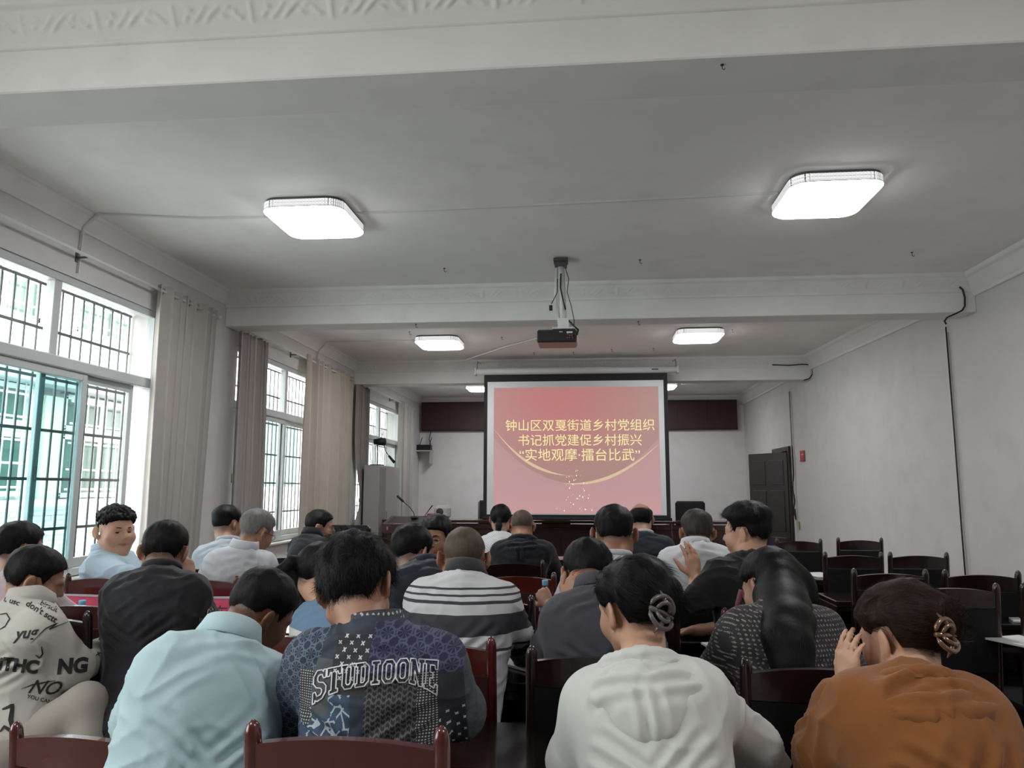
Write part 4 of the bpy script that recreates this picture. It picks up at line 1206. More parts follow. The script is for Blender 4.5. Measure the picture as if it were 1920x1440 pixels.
# ---------------------------------------------------------------- dais, screen, wall panel, projector
q = MB(); q.box((-.1, 13.75, .07), (7.2, 6.3, .14), bev=.01); struct(q.build('trim_61', mat('dais_wood', (.05, .02, .016), .35)))
LEDM = mat('led_panel_face', (.050, .016, .017), .5, bump=(200, .2))
t = thing('display_board', 'long dark red electronic display board high on the back wall behind the screen', 'display board', (-.17, 16.86, 3.07))
MB().box((0, -.03, 0), (7.06, .07, .66), bev=.008).build('housing', mat('led_frame', (.02, .012, .012), .4), t)
for k in range(11): MB().box((-3.2 + k * .64, -.068, 0), (.634, .008, .60), bev=.002).build('panel', LEDM, t)
SY = 11.40
scr = thing('projection_screen', 'pull-down projection screen showing a pink slide with yellow Chinese title', 'projection screen', (-.12, SY, 3.24))
def sx(x, z): return (x + .12, z - 3.24)
MB().tube([(-1.53, 0, 0), (1.53, 0, 0)], .052, 14).build('housing', mat('screen_housing', (.55, .56, .56), .4), scr)
for s in (-1, 1):
    MB().box((s * 1.545, 0, 0), (.04, .11, .12), bev=.01).build('end_cap', mat('cap_grey', (.4, .4, .4), .5), scr)
    MB().tube([(s * 1.52, 0, .05), (s * 1.52, 0, .12), (s * 1.51, .0, .14), (s * 1.52, .02, .16), (s * 1.52, .46, .2)], .006, 6).build('hook', mat('hook_steel', (.2, .2, .2), .4, .8), scr)
MB().box((1.2, -.052, 0), (.10, .004, .018)).build('maker_plate', mat('print_dark', (.05, .05, .05), .6), scr)
# cloth: black border and grey-white margin, image in the middle
def quad(name, x0, x1, z0, z1, y, m, th=.004, tl=None):
    (a, c), (b, d) = sx(x0, z0), sx(x1, z1)
    return MB().box(((a + b) / 2, y, (c + d) / 2), (b - a, th, d - c)).build(name, m, scr)
quad('border', -1.530, 1.265, 1.015, 3.21, 0, mat('screen_black', (.010, .010, .012), .8))
quad('fabric', -1.475, 1.205, 1.06, 3.08, -.004, mat('screen_fabric', (.62, .65, .65), .9))
MB().tube([(-1.42, 0, -2.24), (1.40, 0, -2.24)], .022, 10).build('bottom_bar', mat('screen_black', (.010, .010, .012), .8), scr)
IX0, IX1, IZ0, IZ1 = -1.375, 1.125, 1.075, 2.985
def slide_mat():
    m, nt, b = new_mat('slide_image'); nb = NB(nt); vec, x, y, z = nb.coords()
    u = nb.m('DIVIDE', nb.m('SUBTRACT', x, IX0 + .12), IX1 - IX0); v = nb.m('DIVIDE', nb.m('SUBTRACT', z, IZ0 - 3.24), IZ1 - IZ0)
    du = nb.m('SUBTRACT', u, .38); dv = nb.m('SUBTRACT', v, .85)
    r = nb.m('SQRT', nb.m('ADD', nb.m('MULTIPLY', du, du), nb.m('MULTIPLY', nb.m('MULTIPLY', dv, dv), 1.2)))
    r1 = nt.nodes.new('ShaderNodeValToRGB'); e = r1.color_ramp.elements
    e[0].position = 0; e[0].color = (.52, .165, .160, 1); e[1].position = .62; e[1].color = (.40, .215, .195, 1)
    nt.links.new(r, r1.inputs[0])
    low = nb.mix(nb.m('SUBTRACT', 1.0, v), (.40, .22, .21), (.56, .30, .31))
    uc = nb.m('SUBTRACT', u, .5); arc = nb.m('ADD', .235, nb.m('MULTIPLY', nb.m('MULTIPLY', uc, uc), 1.45))
    nt.links.new(nb.mix(nb.m('GREATER_THAN', v, arc), low, r1.outputs[0]), b.inputs['Emission Color'])
    b.inputs['Emission Strength'].default_value = .40; b.inputs['Base Color'].default_value = (.12, .10, .10, 1); b.inputs['Roughness'].default_value = .9
    return m
quad('slide', IX0, IX1, IZ0, IZ1, -.008, slide_mat(), .002)
YEL = mat('slide_yellow', (.1, .1, .05), .9, emit=((.88, .76, .36), .48)); WAR = mat('slide_glow', (.1, .08, .06), .9, emit=((.80, .62, .40), .36)); SPK = mat('slide_spark', (.1, .1, .1), .9, emit=((1, .86, .80), .55))
def uvp(u, v): return ((IX0 + (IX1 - IX0) * u) + .12, IZ0 + (IZ1 - IZ0) * v - 3.24)
def ribbon(name, f, w, u0, u1, m, n=60):
    vs = []; fs = []
    for i in range(n + 1):
        t = i / n; u = u0 + (u1 - u0) * t; x, z = uvp(u, f(u)); ww = w(t)
        vs += [(x, -.0105, z + ww * .25), (x, -.0105, z - ww)]
        if i: k = 2 * i; fs.append((k - 2, k - 1, k + 1, k))
    return MB().add(vs, fs).build(name, m, scr)
ribbon('slide_arc', lambda u: .295 + 1.37 * (.5 - u) ** 2 + .35 * max(0, .2 - u) ** 1.5, lambda t: .035 * math.sin(math.pi * min(1, t * 1.1)) ** 1.2 + .004, .0, .49, WAR)
ribbon('slide_arc', lambda u: .235 + 1.12 * (u - .47) ** 2, lambda t: .035 * math.sin(math.pi * t) ** 1.2 + .004, .43, 1.0, WAR)
rs = random.Random(7); sp = MB()
for k in range(46):
    v = rs.uniform(.01, .36); u = .49 + rs.gauss(0, .02 + (.36 - v) * .16); r = rs.choice((.004, .006, .009)); x, z = uvp(min(max(u, .3), .7), v)
    sp.add([(x - r, -.0105, z), (x, -.0105, z - r * 1.4), (x + r, -.0105, z), (x, -.0105, z + r * 1.4)], [(0, 1, 2, 3)])
o = sp.build('slide_sparkles', SPK, scr); o['kind'] = 'stuff'
for txt, px0, px1, py in (('钟山区双戛街道乡村党组织', 948, 1227, 797), ('书记抓党建促乡村振兴', 972, 1203, 825), ('“实地观摩·擂台比武”', 974, 1200, 852.5)):
    a = at(px0, py, SY); b = at(px1, py, SY)
    o = flat_text('slide_text', txt, .2, YEL, scr, bold=0.0)
    xs = [v.co.x for v in o.data.vertices]; ys = [v.co.y for v in o.data.vertices]; W_ = max(xs) - min(xs); s = (b[0] - a[0]) / W_
    for v in o.data.vertices: v.co.x = (v.co.x - (max(xs) + min(xs)) / 2) * s; v.co.y = (v.co.y - (max(ys) + min(ys)) / 2) * min(s, .196 / (max(ys) - min(ys)))
    o.location = ((a[0] + b[0]) / 2 + .12, -.0115, (a[2] + b[2]) / 2 - 3.24); o.rotation_euler = (math.pi / 2, 0, 0)

PW = mat('projector_mount_white', (.62, .63, .62), .45); PBk = mat('projector_black', (.016, .016, .018), .35)
pj = thing('projector', 'black projector hanging from a white pole mount on the ceiling', 'projector', (-.19, 6.54, 3.5))
MB().box((0, 0, -.025), (.13, .13, .03), bev=.004).box((0, 0, -.055), (.11, .09, .05), bev=.004).build('ceiling_bracket', mat('bracket_dark2', (.10, .10, .10), .5, .5), pj)
MB().tube([(.0, 0, -.06), (.01, 0, -.40), (.02, 0, -.60)], [.032, .032, .036], 14).build('pole', PW, pj)
MB().tube([(-.036, -.01, -.09), (-.05, -.02, -.35), (-.02, -.01, -.60)], .012, 8).build('side_tube', PW, pj)
MB().box((.02, 0, -.60), (.10, .09, .09), bev=.004).box((.02, 0, -.655), (.20, .16, .012), bev=.003).build('mount_plate', PW, pj)
b_ = MB().box((-.035, .0, -.735), (.345, .27, .115), bev=.012).build('projector_body', PBk, pj)
MB().box((-.035, .0, -.79), (.33, .25, .012), bev=.004).build('base_trim', mat('projector_base', (.30, .14, .12), .4), pj)
for s in (-1, 1): MB().bar((.02 + s * .06, 0, -.65), (-.035 + s * .12, 0, -.68), .012).build('mount_arm', mat('bracket_dark2', (.1, .1, .1), .5, .5), pj)
MB().lathe([(.045, .0), (.05, .03), (.035, .035)], (-.10, .135, -.735), 18, 1).build('lens_barrel', PBk, pj)
MB().box((.075, -.137, -.705), (.05, .004, .014)).build('port_label', mat('label_white', (.6, .6, .6), .5), pj)
for k, (x, z) in enumerate(((.075, -.735), (.095, -.735), (.055, -.755), (.075, -.755), (.10, -.755), (.06, -.72))):
    MB().lathe([(.006, 0), (.006, .005)], (x, -.142, z), 8, 1).build('port', mat('port_copper', (.35, .12, .10), .4, .5), pj)
MB().box((.0, -.137, -.70), (.028, .004, .007)).build('maker_plate', mat('label_white', (.6, .6, .6), .5), pj)
MB().tube([(.04, -.03, -.10), (.07, -.04, -.2), (.055, -.04, -.32), (.09, -.04, -.45), (.115, -.04, -.58), (.11, -.04, -.66)], .004, 6).build('cable', CB, pj)
MB().tube([(.05, -.03, -.56), (.10, -.05, -.62), (.15, -.06, -.67), (.14, -.1, -.72), (.11, -.14, -.73)], .009, 6).build('cable', CB, pj)
MB().tube([(-.03, -.045, -.2), (-.03, -.05, -.32), (-.06, -.05, -.38), (-.085, -.05, -.43)], .004, 6).box((-.09, -.05, -.465), (.03, .015, .05), bev=.004).build('cable', CB, pj)
MB().tube([(.0, -.036, -.15), (-.005, -.036, -.28), (.02, -.04, -.4), (.04, -.04, -.48)], .007, 6).build('cable', CB, pj)
# ================================================================ furniture
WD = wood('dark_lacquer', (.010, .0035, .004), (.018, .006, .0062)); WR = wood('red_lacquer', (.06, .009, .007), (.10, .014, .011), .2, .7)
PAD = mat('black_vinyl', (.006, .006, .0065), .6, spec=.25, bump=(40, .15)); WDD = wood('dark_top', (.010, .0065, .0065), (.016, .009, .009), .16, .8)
def make_chair(wm, padm, name='chair'):
    t = thing(name, 'x', 'chair'); W = .41
    MB().box((0, .24, .43), (.42, .42, .06), bev=.02).build('seat', padm, t)
    fr = MB(); fr.box((0, .24, .385), (.40, .40, .04), bev=.006); fr.build('seat_frame', wm, t)
    for s in (-1, 1):
        x = s * (W / 2 - .017)
        p = MB(); p.tube([(x, .075, .0), (x, .055, .42), (x, .022, .72), (x, .0, .955), (x, -.003, .975), (x, -.004, .99), (x, -.004, .998)], [.017, .019, .018, .017, .0165, .012, .004], 12)
        p.build('back_post', wm, t)
        MB().tube([(x, .42, .0), (x, .41, .39)], [.016, .019], 10).build('leg', wm, t)
        MB().bar((x, .09, .2), (x, .41, .2), .018, .025).build('stretcher', wm, t)
    # curved top rail, arched at its middle
    def board(z0f, z1f, th, bow, y0, n=14):
        q = MB(); vs = []; fs = []
        for i in range(n + 1):
            s_ = -1 + 2 * i / n; x = s_ * (W / 2 - .025); y = y0 - bow * (1 - s_ * s_)
            for zz, yy in ((z0f(s_), y - th / 2 + .0), (z1f(s_), y - th / 2 - .0), (z1f(s_), y + th / 2), (z0f(s_), y + th / 2)): vs.append((x, yy + (.955 - zz) * .09, zz))
            if i:
                a = 4 * (i - 1); b = 4 * i
                for k in range(4): fs.append((a + k, a + (k + 1) % 4, b + (k + 1) % 4, b + k))
        fs += [(0, 3, 2, 1), (4 * n, 4 * n + 1, 4 * n + 2, 4 * n + 3)]
        q.add(vs, fs); return q
    board(lambda s: .885, lambda s: .955 + .018 * (1 - s * s), .024, .014, .0).build('top_rail', wm, t)
    board(lambda s: .60, lambda s: .882, .034, .014, .0).build('back_pad', padm, t)
    board(lambda s: .55, lambda s: .60, .022, .012, .0).build('lower_rail', wm, t)
    return t
CH_PROTO = {}
def chair(x, y, label, rz=0.0, kind='dark', group='wooden chairs'):
    if kind not in CH_PROTO:
        wm, pm = {'dark': (WD, PAD), 'red': (WR, mat('brown_vinyl', (.05, .012, .012), .4)), 'orange': (wood('painted_lit_wood', (.30, .10, .05), (.40, .15, .08), .3, .5), mat('painted_lit_vinyl', (.22, .25, .28), .4))}[kind]  # orange kind: window light on a dark chair painted into wood and pad
        t = make_chair(wm, pm); CH_PROTO[kind] = t
    else: t = copy_tree(CH_PROTO[kind])
    t.location = (x, y, 0); t.rotation_euler = (0, 0, rz); t.scale = (1, 1, 1.02 if 'right' in group else 1); prop(t, label, 'chair', group)
    return t
def chair_px(px, Y, label, **k):
    return chair(float(at(px, 1000, Y)[0]) if False else (px - 1096.0) / 1405.0 * Y * 1.0 + 0.0, Y, label, **k)

def make_desk(L=1.2, top=WDD, body=WD, H=.76, D=.38, name='desk', label='x', rz=0):
    t = thing(name, label, 'desk')
    MB().box((0, D / 2, H - .0175), (L - .004, D, .035), bev=.005).build('desk_top', top, t)
    MB().box((0, D / 2, H - .05), (L - .06, D - .03, .03)).build('apron', body, t)
    for s in (-1, 1):
        MB().box((s * (L / 2 - .022), D / 2 + .005, (H - .035) / 2), (.028, D - .03, H - .036), bev=.003).build('side_panel', body, t)
    MB().box((0, D - .03, .40), (L - .075, .018, .60), bev=.002).build('front_panel', body, t)
    MB().box((0, D / 2, .58), (L - .075, D - .07, .016), bev=.002).build('shelf', body, t)
    MB().box((0, .03, .60), (L - .075, .014, .035), bev=.003).build('shelf_lip', body, t)
    MB().box((0, D - .10, .10), (L - .075, .03, .05), bev=.004).build('foot_rail', body, t)
    return t
DPROTO = []
def desk(x, y, label, group='long meeting desks'):
    t = copy_tree(DPROTO[0]) if DPROTO else make_desk()
    if not DPROTO: DPROTO.append(t)
    t.location = (x, y, 0); prop(t, label, 'desk', group); return t
rows = [1.96, 2.80, 3.60, 4.42, 5.25, 6.1, 7.5]
nm = ['nearest', 'second', 'third', 'fourth', 'fifth', 'sixth', 'seventh']
side = {-1.9: 'window-side', -.7: 'middle', .5: 'right-hand'}
for r, y in enumerate(rows):
    for x in (-1.9, -.7, .5):
        if (r == 6 and x < -1) or (r == 0 and x < -1): continue
        desk(x, y, 'dark lacquered desk, %s unit of the %s desk row from the camera' % (side[x], nm[r]))
for r in (2, 3, 4):
    desk(-3.1, rows[r], 'dark lacquered desk against the window wall in the %s desk row from the camera' % nm[r])
for x, y, lb in ((2.15, 4.98, 'empty dark desk ahead of the two empty chairs side by side at right'), (2.15, 6.1, 'empty dark desk near the right wall, second from the front of that block'),
                 (2.56, 3.22, 'dark desk at the right edge with a sheet of paper on its corner'), (2.3, 4.24, 'empty dark desk just ahead of the desk at the right edge'), (2.15, 7.6, 'frontmost empty dark desk near the right wall')):
    desk(x, y, lb, 'desks of the right block')
CL = [(1.662, 4.40, 'empty dark chair, left one of the row two rows behind the front right desks'), (2.14, 4.40, 'empty dark chair with arched rail close to the right wall conduit'), (1.72, 3.80, 'nearest empty dark chair of the right block'),
      (2.316, 5.60, 'empty dark chair beside the wall conduit, third row from the camera in the right block'), (1.86, 5.55, 'empty dark chair left of the one beside the wall conduit'), (2.48, 7.20, 'small far empty chair standing out against the right wall'), (1.888, 7.0, 'far empty chair just in front of the dark door'),
      (2.24, 3.84, 'empty chair at the right edge of the picture beside the nearest empty chair')]
for x, y, lb in CL: chair(x, y, lb, group='empty chairs at the right')
# ================================================================ clothes with patterns
def zpx(x, y, Y): return float(at(x, y, Y)[2])
def stripes_mat(name, bands, light, dark, bend=0.0, xc=0.0):
    m, nt, b = new_mat(name); nb = NB(nt); vec, x, y, z = nb.coords()
    z2 = nb.m('ADD', z, nb.m('MULTIPLY', nb.m('SUBTRACT', nb.noise(vec, 5, 2), .5), .012))
    f = 0.0
    for a, c in bands:
        r = nb.m('MULTIPLY', nb.m('GREATER_THAN', z2, min(a, c)), nb.m('LESS_THAN', z2, max(a, c)))
        f = r if f == 0.0 else nb.m('MAXIMUM', f, r)
    nt.links.new(nb.mix(f, light, dark), b.inputs['Base Color']); b.inputs['Roughness'].default_value = .85
    bp = nt.nodes.new('ShaderNodeBump'); bp.inputs['Strength'].default_value = .2; bp.inputs['Distance'].default_value = .002
    nt.links.new(nb.noise(vec, 900, 2), bp.inputs['Height']); nt.links.new(bp.outputs[0], b.inputs['Normal'])
    return m
def dots_mat(name, base, dot, s):
    m, nt, b = new_mat(name); nb = NB(nt); vec, x, y, z = nb.coords()
    def pat(u, v):
        a = nb.m('SUBTRACT', nb.m('FRACT', nb.m('MULTIPLY', u, s)), .5); row = nb.m('FLOOR', nb.m('MULTIPLY', v, s)); c = nb.m('SUBTRACT', nb.m('FRACT', nb.m('MULTIPLY', v, s)), .5)
        return nb.m('LESS_THAN', nb.m('ADD', nb.m('POWER', nb.m('ABSOLUTE', a), 1.4), nb.m('POWER', nb.m('ABSOLUTE', c), 1.4)), .17)
    f = nb.m('MULTIPLY', pat(nb.m('ADD', x, nb.m('MULTIPLY', y, .6)), z), nb.m('GREATER_THAN', nb.noise(vec, 160, 1), .42))
    nt.links.new(nb.mix(f, base, dot), b.inputs['Base Color']); b.inputs['Roughness'].default_value = .7
    return m
def ribbed_mat(name, a, c, s, tilt=.5):
    m, nt, b = new_mat(name); nb = NB(nt); vec, x, y, z = nb.coords()
    f = nb.m('LESS_THAN', nb.m('FRACT', nb.m('MULTIPLY', nb.m('ADD', nb.m('ADD', x, y), nb.m('MULTIPLY', z, tilt)), s)), .3)
    nt.links.new(nb.mix(f, a, c), b.inputs['Base Color']); b.inputs['Roughness'].default_value = .85
    return m
def patchwork_mat(U0, Z0, k):
    """patchwork cloth: u, v count picture-scale units across and down the back"""
    m, nt, b = new_mat('patchwork_denim'); nb = NB(nt); vec, x, y, z = nb.coords()
    u = nb.m('DIVIDE', nb.m('SUBTRACT', x, U0), k); v = nb.m('DIVIDE', nb.m('SUBTRACT', Z0, z), k)
    fr = lambda a, s, o=0.0: nb.m('FRACT', nb.m('DIVIDE', nb.m('ADD', a, o + 1000.0), s))
    navy = (.018, .026, .045); char = (.030, .031, .035); grey = (.085, .090, .095); white = (.55, .57, .60)
    weave = nb.noise(vec, 260, 2, (1, 1, .25))
    col = nb.mix(weave, navy, (.035, .045, .065))
    def put(rect, c):
        nonlocal col; col = nb.mix(nb.rect(u, v, *rect), col, c)
    def lt(a, t): return nb.m('LESS_THAN', a, t)
    # dark checker with pale crossed squares
    def checks(s, t, bgc):
        iu = nb.m('FLOOR', nb.m('DIVIDE', nb.m('ADD', u, 1000), s)); iv = nb.m('FLOOR', nb.m('DIVIDE', nb.m('ADD', v, 1000), s))
        par = nb.m('GREATER_THAN', nb.m('FRACT', nb.m('MULTIPLY', nb.m('ADD', iu, iv), .5)), .25)
        a = nb.m('ABSOLUTE', nb.m('SUBTRACT', fr(u, s), .5)); c = nb.m('ABSOLUTE', nb.m('SUBTRACT', fr(v, s), .5))
        f = nb.m('MULTIPLY', nb.m('MULTIPLY', lt(a, t), lt(c, t)), nb.m('SUBTRACT', 1.0, nb.m('MULTIPLY', par, 1.0)))
        f = nb.m('MULTIPLY', f, nb.m('GREATER_THAN', nb.m('ADD', lt(nb.m('ABSOLUTE', nb.m('SUBTRACT', a, c)), .14), 0.0), .5))
        return nb.mix(f, bgc, white)
    def dotgrid(s):
        a = nb.m('ABSOLUTE', nb.m('SUBTRACT', fr(u, s), .5)); c = nb.m('ABSOLUTE', nb.m('SUBTRACT', fr(v, s * .85), .5))
        return nb.mix(nb.m('MULTIPLY', lt(a, .27), lt(c, .24)), (.02, .02, .022), (.42, .43, .42))
    def star(s, c1, c2, th=.16):
        a = nb.m('SUBTRACT', fr(u, s), .5); c = nb.m('SUBTRACT', fr(v, s * .9), .5)
        an = nb.m('ARCTAN2', a, c); r = nb.m('SQRT', nb.m('ADD', nb.m('MULTIPLY', a, a), nb.m('MULTIPLY', c, c)))
        ray_ = nb.m('GREATER_THAN', nb.m('ABSOLUTE', nb.m('SINE', nb.m('MULTIPLY', an, 4.0))), .90)
        ring = lt(nb.m('ABSOLUTE', nb.m('SUBTRACT', r, .42)), .05)
        return nb.mix(nb.m('MULTIPLY', nb.m('MAXIMUM', ray_, ring), lt(r, .6)), c1, c2)
    def zig(s, c1, c2):
        w = nb.m('ABSOLUTE', nb.m('SUBTRACT', fr(u, s), .5)); t = fr(nb.m('ADD', v, nb.m('MULTIPLY', w, s * .9)), s * .55)
        g = nb.m('MAXIMUM', lt(t, .38), lt(nb.m('ABSOLUTE', nb.m('SUBTRACT', w, .25)), .05))
        return nb.mix(g, c1, c2)
    def floral():
        vo = nt.nodes.new('ShaderNodeTexVoronoi'); vo.feature = 'DISTANCE_TO_EDGE'; vo.inputs['Scale'].default_value = 42
        nt.links.new(vec, vo.inputs['Vector'])
        n = nb.noise(vec, 45, 3); f = nb.m('MULTIPLY', lt(vo.outputs['Distance'], .075), nb.m('GREATER_THAN', n, .46))
        return nb.mix(f, nb.mix(nb.noise(vec, 12, 3), (.022, .045, .085), (.05, .09, .15)), (.40, .45, .50))
    def fine(c1, c2, s=2.0): return nb.mix(lt(fr(u, s), .5), c1, c2)
    put((-200, -82, -200, 400), star(26, navy, (.10, .13, .19)))
    put((-118, -15, 40, 400), floral())
    put((-85, -12, 80, 200), floral())
    put((-118, -92, 20, 110), dotgrid(5.0))
    put((-88, -55, 0, 92), fine((.055, .062, .065), (.085, .092, .095), 1.6))
    put((-55, 12, -40, 36), checks(11, .30, (.022, .024, .030)))
    put((-55, 90, 36, 55), fine((.05, .05, .052), (.03, .03, .034)))
    put((12, 175, -60, 25), star(30, (.020, .022, .055), (.075, .08, .15)))
    put((12, 100, 25, 145), zig(17, (.018, .018, .020), (.10, .10, .105)))
    put((100, 134, 22, 145), dotgrid(5.2))
    put((134, 172, 95, 300), checks(12, .22, (.018, .020, .028)))
    put((134, 175, 25, 95), nb.mix(weave, (.02, .022, .028), (.035, .037, .045)))
    put((-97, -12, 150, 300), star(15, (.055, .06, .065), (.28, .29, .30)))
    put((-12, 10, 140, 300), dotgrid(5.0))
    put((10, 134, 145, 300), nb.mix(weave, (.014, .026, .042), (.030, .045, .062)))
    put((10, 72, 182, 300), fine((.10, .105, .11), (.16, .165, .17), 1.8))
    put((174, 400, -60, 400), nb.mix(nb.noise(vec, 60, 4), (.015, .016, .02), (.12, .13, .14)))
    nt.links.new(col, b.inputs['Base Color']); b.inputs['Roughness'].default_value = .8
    bp = nt.nodes.new('ShaderNodeBump'); bp.inputs['Strength'].default_value = .35; bp.inputs['Distance'].default_value = .002
    nt.links.new(nb.noise(vec, 700, 3), bp.inputs['Height']); nt.links.new(bp.outputs[0], b.inputs['Normal'])
    return m

fade = dict(side=.002, top=.018, tz=.028, stub=.7)
thick = dict(side=.012, top=.026, tz=.02, nape=-.082, ear=.008, rough=.005, mess=1.5)
shortm = dict(side=.006, top=.016, tz=.03)

def ponytail(pts, rs):
    def f(S, T, hs): S.poly([T(p) for p in pts], [r * hs for r in rs], .012)
    return f
# ---------------------------------------------------------------- nearest row
K = 1.85 / 1405.0
JX = float(at(690, 1230, 1.78)[0]); JZ = float(at(690, 1230, 1.78)[2])
info = person('studio', 'young man bowing forward in dark patchwork denim jacket with arched STUDIOONE lettering', (668, 1104), 1.95, yaw=-8, pitch=30, roll=-12,
              sl=(584, 1246, 1.84), sr=(822, 1248, 1.86), pel=(-.47, 1.74), w=1.08, bulk=1.05, tone='mid', hair=dict(thick, slen=.04, top=.030, side=.018), strands=5200,
              top=mat('patch_tmp', (.02, .03, .05)), name='jacket', collar=None, el=(548, 1340, 1.95), er=(862, 1335, 1.95), fold=.007, loose=.006)
ob_ = info['base']
pm = patchwork_mat(JX - ob_[0], JZ - ob_[2], 1.78 / 1405.0)
info['shirt'].data.materials.clear(); info['shirt'].data.materials.append(pm)
def neck_band(info, m, kind, name='collar'):
    pass
STUDIO = info
person_teal = person('teal', 'man in pale teal linen shirt leaning forward, head bowed, in the nearest row', (487, 1148), 2.2, yaw=-38, pitch=32, roll=14,
              sl=(318, 1262, 1.80), sr=(492, 1290, 1.92), pel=(-.93, 1.66), w=1.12, bulk=1.15, tone='dark', hair=dict(fade, side=.004, top=.012, nape=-.06), strands=2500,
              top=cloth('teal_linen', (.44, .585, .62), (.37, .51, .545), weave=400, wst=.35), collar=None, el=(268, 1360, 1.86), er=(520, 1375, 2.05), fold=.009, loose=.004)
person_graf = person('graffiti', 'person in cream shirt with black scribbled writing, writing with a pen, at the left edge', (64, 1088), 2.75, yaw=-52, pitch=22, roll=4,
              sl=(20, 1168, 2.80), sr=(78, 1186, 2.56), pel=(-2.02, 2.60), w=1.0, bulk=1.1, tone='mid', hair=dict(shortm, side=.007, top=.014, nape=-.06), strands=1800,
              top=cloth('cream_cotton', (.50, .49, .44), (.44, .43, .38)), er=(136, 1252, 2.66), wr=(205, 1216, 2.90), trousers=(.36, .33, .29), fold=.007, knees={1: ((-1.76, 2.62, .70), (-1.60, 2.50, .30))}, loose=.014, res=.006,
              hand_r=dict(d=(-.05, .6, .55), n=(-.5, .5, -.5), curl=(55, 60, 65, 70), side=-1, s=.95), collar=None)
person_white = person('hoodie', 'woman in pale grey hoodie with dark hair held by a claw clip', (1188, 1142), 2.02, yaw=38, pitch=14, roll=-4,
              sl=(1110, 1322, 1.80), sr=(1310, 1316, 1.80), pel=(.17, 1.52), w=1.0, bulk=1.0, tone='fair', hs=.97, hair=dict(side=.014, top=.02, nape=-.085, ear=.022, burn=.01, front=.06, back=.012, slen=.05, mess=.5, lift=.1, toward=(.02, -.12, .0)), strands=5200,
              hextra=lambda S, T, hs: S.ell(T((.012, -.105, -.002)), (.045, .030, .052), k=.03).ell(T((.03, -.12, .03)), (.03, .02, .03), k=.02),
              top=cloth('hoodie_jersey', (.57, .58, .55), (.52, .53, .50), weave=700, wst=.15), name='hoodie', el=(1078, 1428, 1.86), er=(1412, 1400, 1.98), wr=(1470, 1475, 2.2), fold=.006, loose=.006, face=True)
person_or = person('orange', 'woman in rust orange top resting her face on her raised left hand', (1690, 1196), 1.92, yaw=34, pitch=16, roll=-2,
              sl=(1626, 1352, 1.70), sr=(1818, 1350, 1.72), pel=(.74, 1.42), w=1.05, bulk=1.08, tone='fair', hs=.94, htone='brown',
              hair=dict(side=.014, top=.022, nape=-.08, ear=.03, burn=.012, front=.06, back=.01, slen=.05, mess=.9, lift=.15, toward=(.03, -.13, .03)), strands=5200,
              hextra=lambda S, T, hs: S.ell(T((.030, -.112, .050)), (.036, .032, .034), k=.02).ell(T((.034, -.118, .005)), (.024, .020, .036), k=.02),
              top=cloth('rust_cotton', (.24, .090, .022), (.155, .052, .013), weave=350, wst=.3), name='blouse', sleeve=.86, el=(1556, 1425, 1.82), wl=(1590, 1290, 1.90),
              hand_l=dict(d=(.04, -.04, 1.0), n=(.80, .35, -.1), curl=(12, 14, 16, 18), side=1, s=.92, thumb=25), fold=.013, loose=.016)
# ---------------------------------------------------------------- second row
bands = [(zpx(870, a, 2.62), zpx(870, b, 2.62)) for a, b in ((1105, 1109), (1117, 1121), (1129, 1135), (1154, 1193), (1219, 1224))]
STR = stripes_mat('polo_stripes', bands, (.56, .57, .58), (.045, .045, .055))
def plain(name, c, **k): return cloth(name, c, **k)
p15 = person('polo', 'man with a buzz cut in white and charcoal striped polo shirt', (871, 1048), 2.92, pitch=12, sl=(800, 1126, 2.76), sr=(938, 1130, 2.76), pel=(-.47, 2.60), w=1.12, bulk=1.12,
             tone='tan', hair=dict(side=.0018, top=.003, stub=.45, nape=-.06), htone='buzz', top=STR, sleeve=.42, collar=('fold', plain('charcoal_knit', (.035, .036, .042))), er=(968, 1200, 2.86), wr=(985, 1245, 3.08), fat=.006, neck=.062)
S_ = SDF(); e_, w_e = p15['ER'], p15['WR']; S_.cap(p15['SR'] + (e_ - p15['SR']) * .75, e_, .052, .05, .02); S_.cap(e_, e_ + (w_e - e_) * .85, .05, .038, .03)
V_, F_, N_ = S_.mesh(.008, folds(3, .006)); link('undersleeve', np_mesh('undersleeve', V_ - p15['base'], F_), p15['o'], cloth('black_sleeve', (.008, .008, .009)))
p4 = person('black', 'man in black shirt with glasses, cheek on his right hand', (307, 1036), 3.08, yaw=18, pitch=22, roll=4, sl=(230, 1116, 2.86), sr=(360, 1112, 2.88), pel=(-1.62, 2.74), w=1.18, bulk=1.15,
            tone='mid', hair=dict(shortm, side=.01, top=.018, nape=-.085, slen=.03), strands=1600, top=plain('black_shirt', (.012, .012, .015), rough=.75), collar=('band', plain('black_shirt', (.012, .012, .015))),
            er=(385, 1165, 3.08), wr=(352, 1088, 3.12), hand_r=dict(d=(-.25, .1, 1), n=(-.8, .2, 0), curl=(50, 55, 60, 60), side=-1), sleeve=.7)
glasses(p4)
p11 = person('denim', 'woman with low ponytail in blue denim and white jacket, in the second row', (603, 1080), 2.98, yaw=-58, pitch=26, sl=(580, 1172, 2.86), sr=(692, 1176, 2.74), pel=(-1.0, 2.66), w=.98, bulk=1.0, hs=.98,
             tone='fair', hair=dict(side=.012, top=.014, nape=-.085, ear=.03, back=.004, slen=.04, toward=(0, -.13, .0), lift=.05, mess=.4), strands=1600,
             hextra=ponytail([(0, -.10, .01), (0, -.135, .0), (0, -.155, -.05), (-.005, -.15, -.11)], [.02, .026, .026, .012]),
             top=stripes_mat('denim_panels', [(zpx(600, 1176, 2.8), zpx(600, 1400, 2.8))], (.13, .22, .33), (.55, .55, .53)), name='jacket', collar=('band', plain('denim_blue', (.12, .20, .30))))
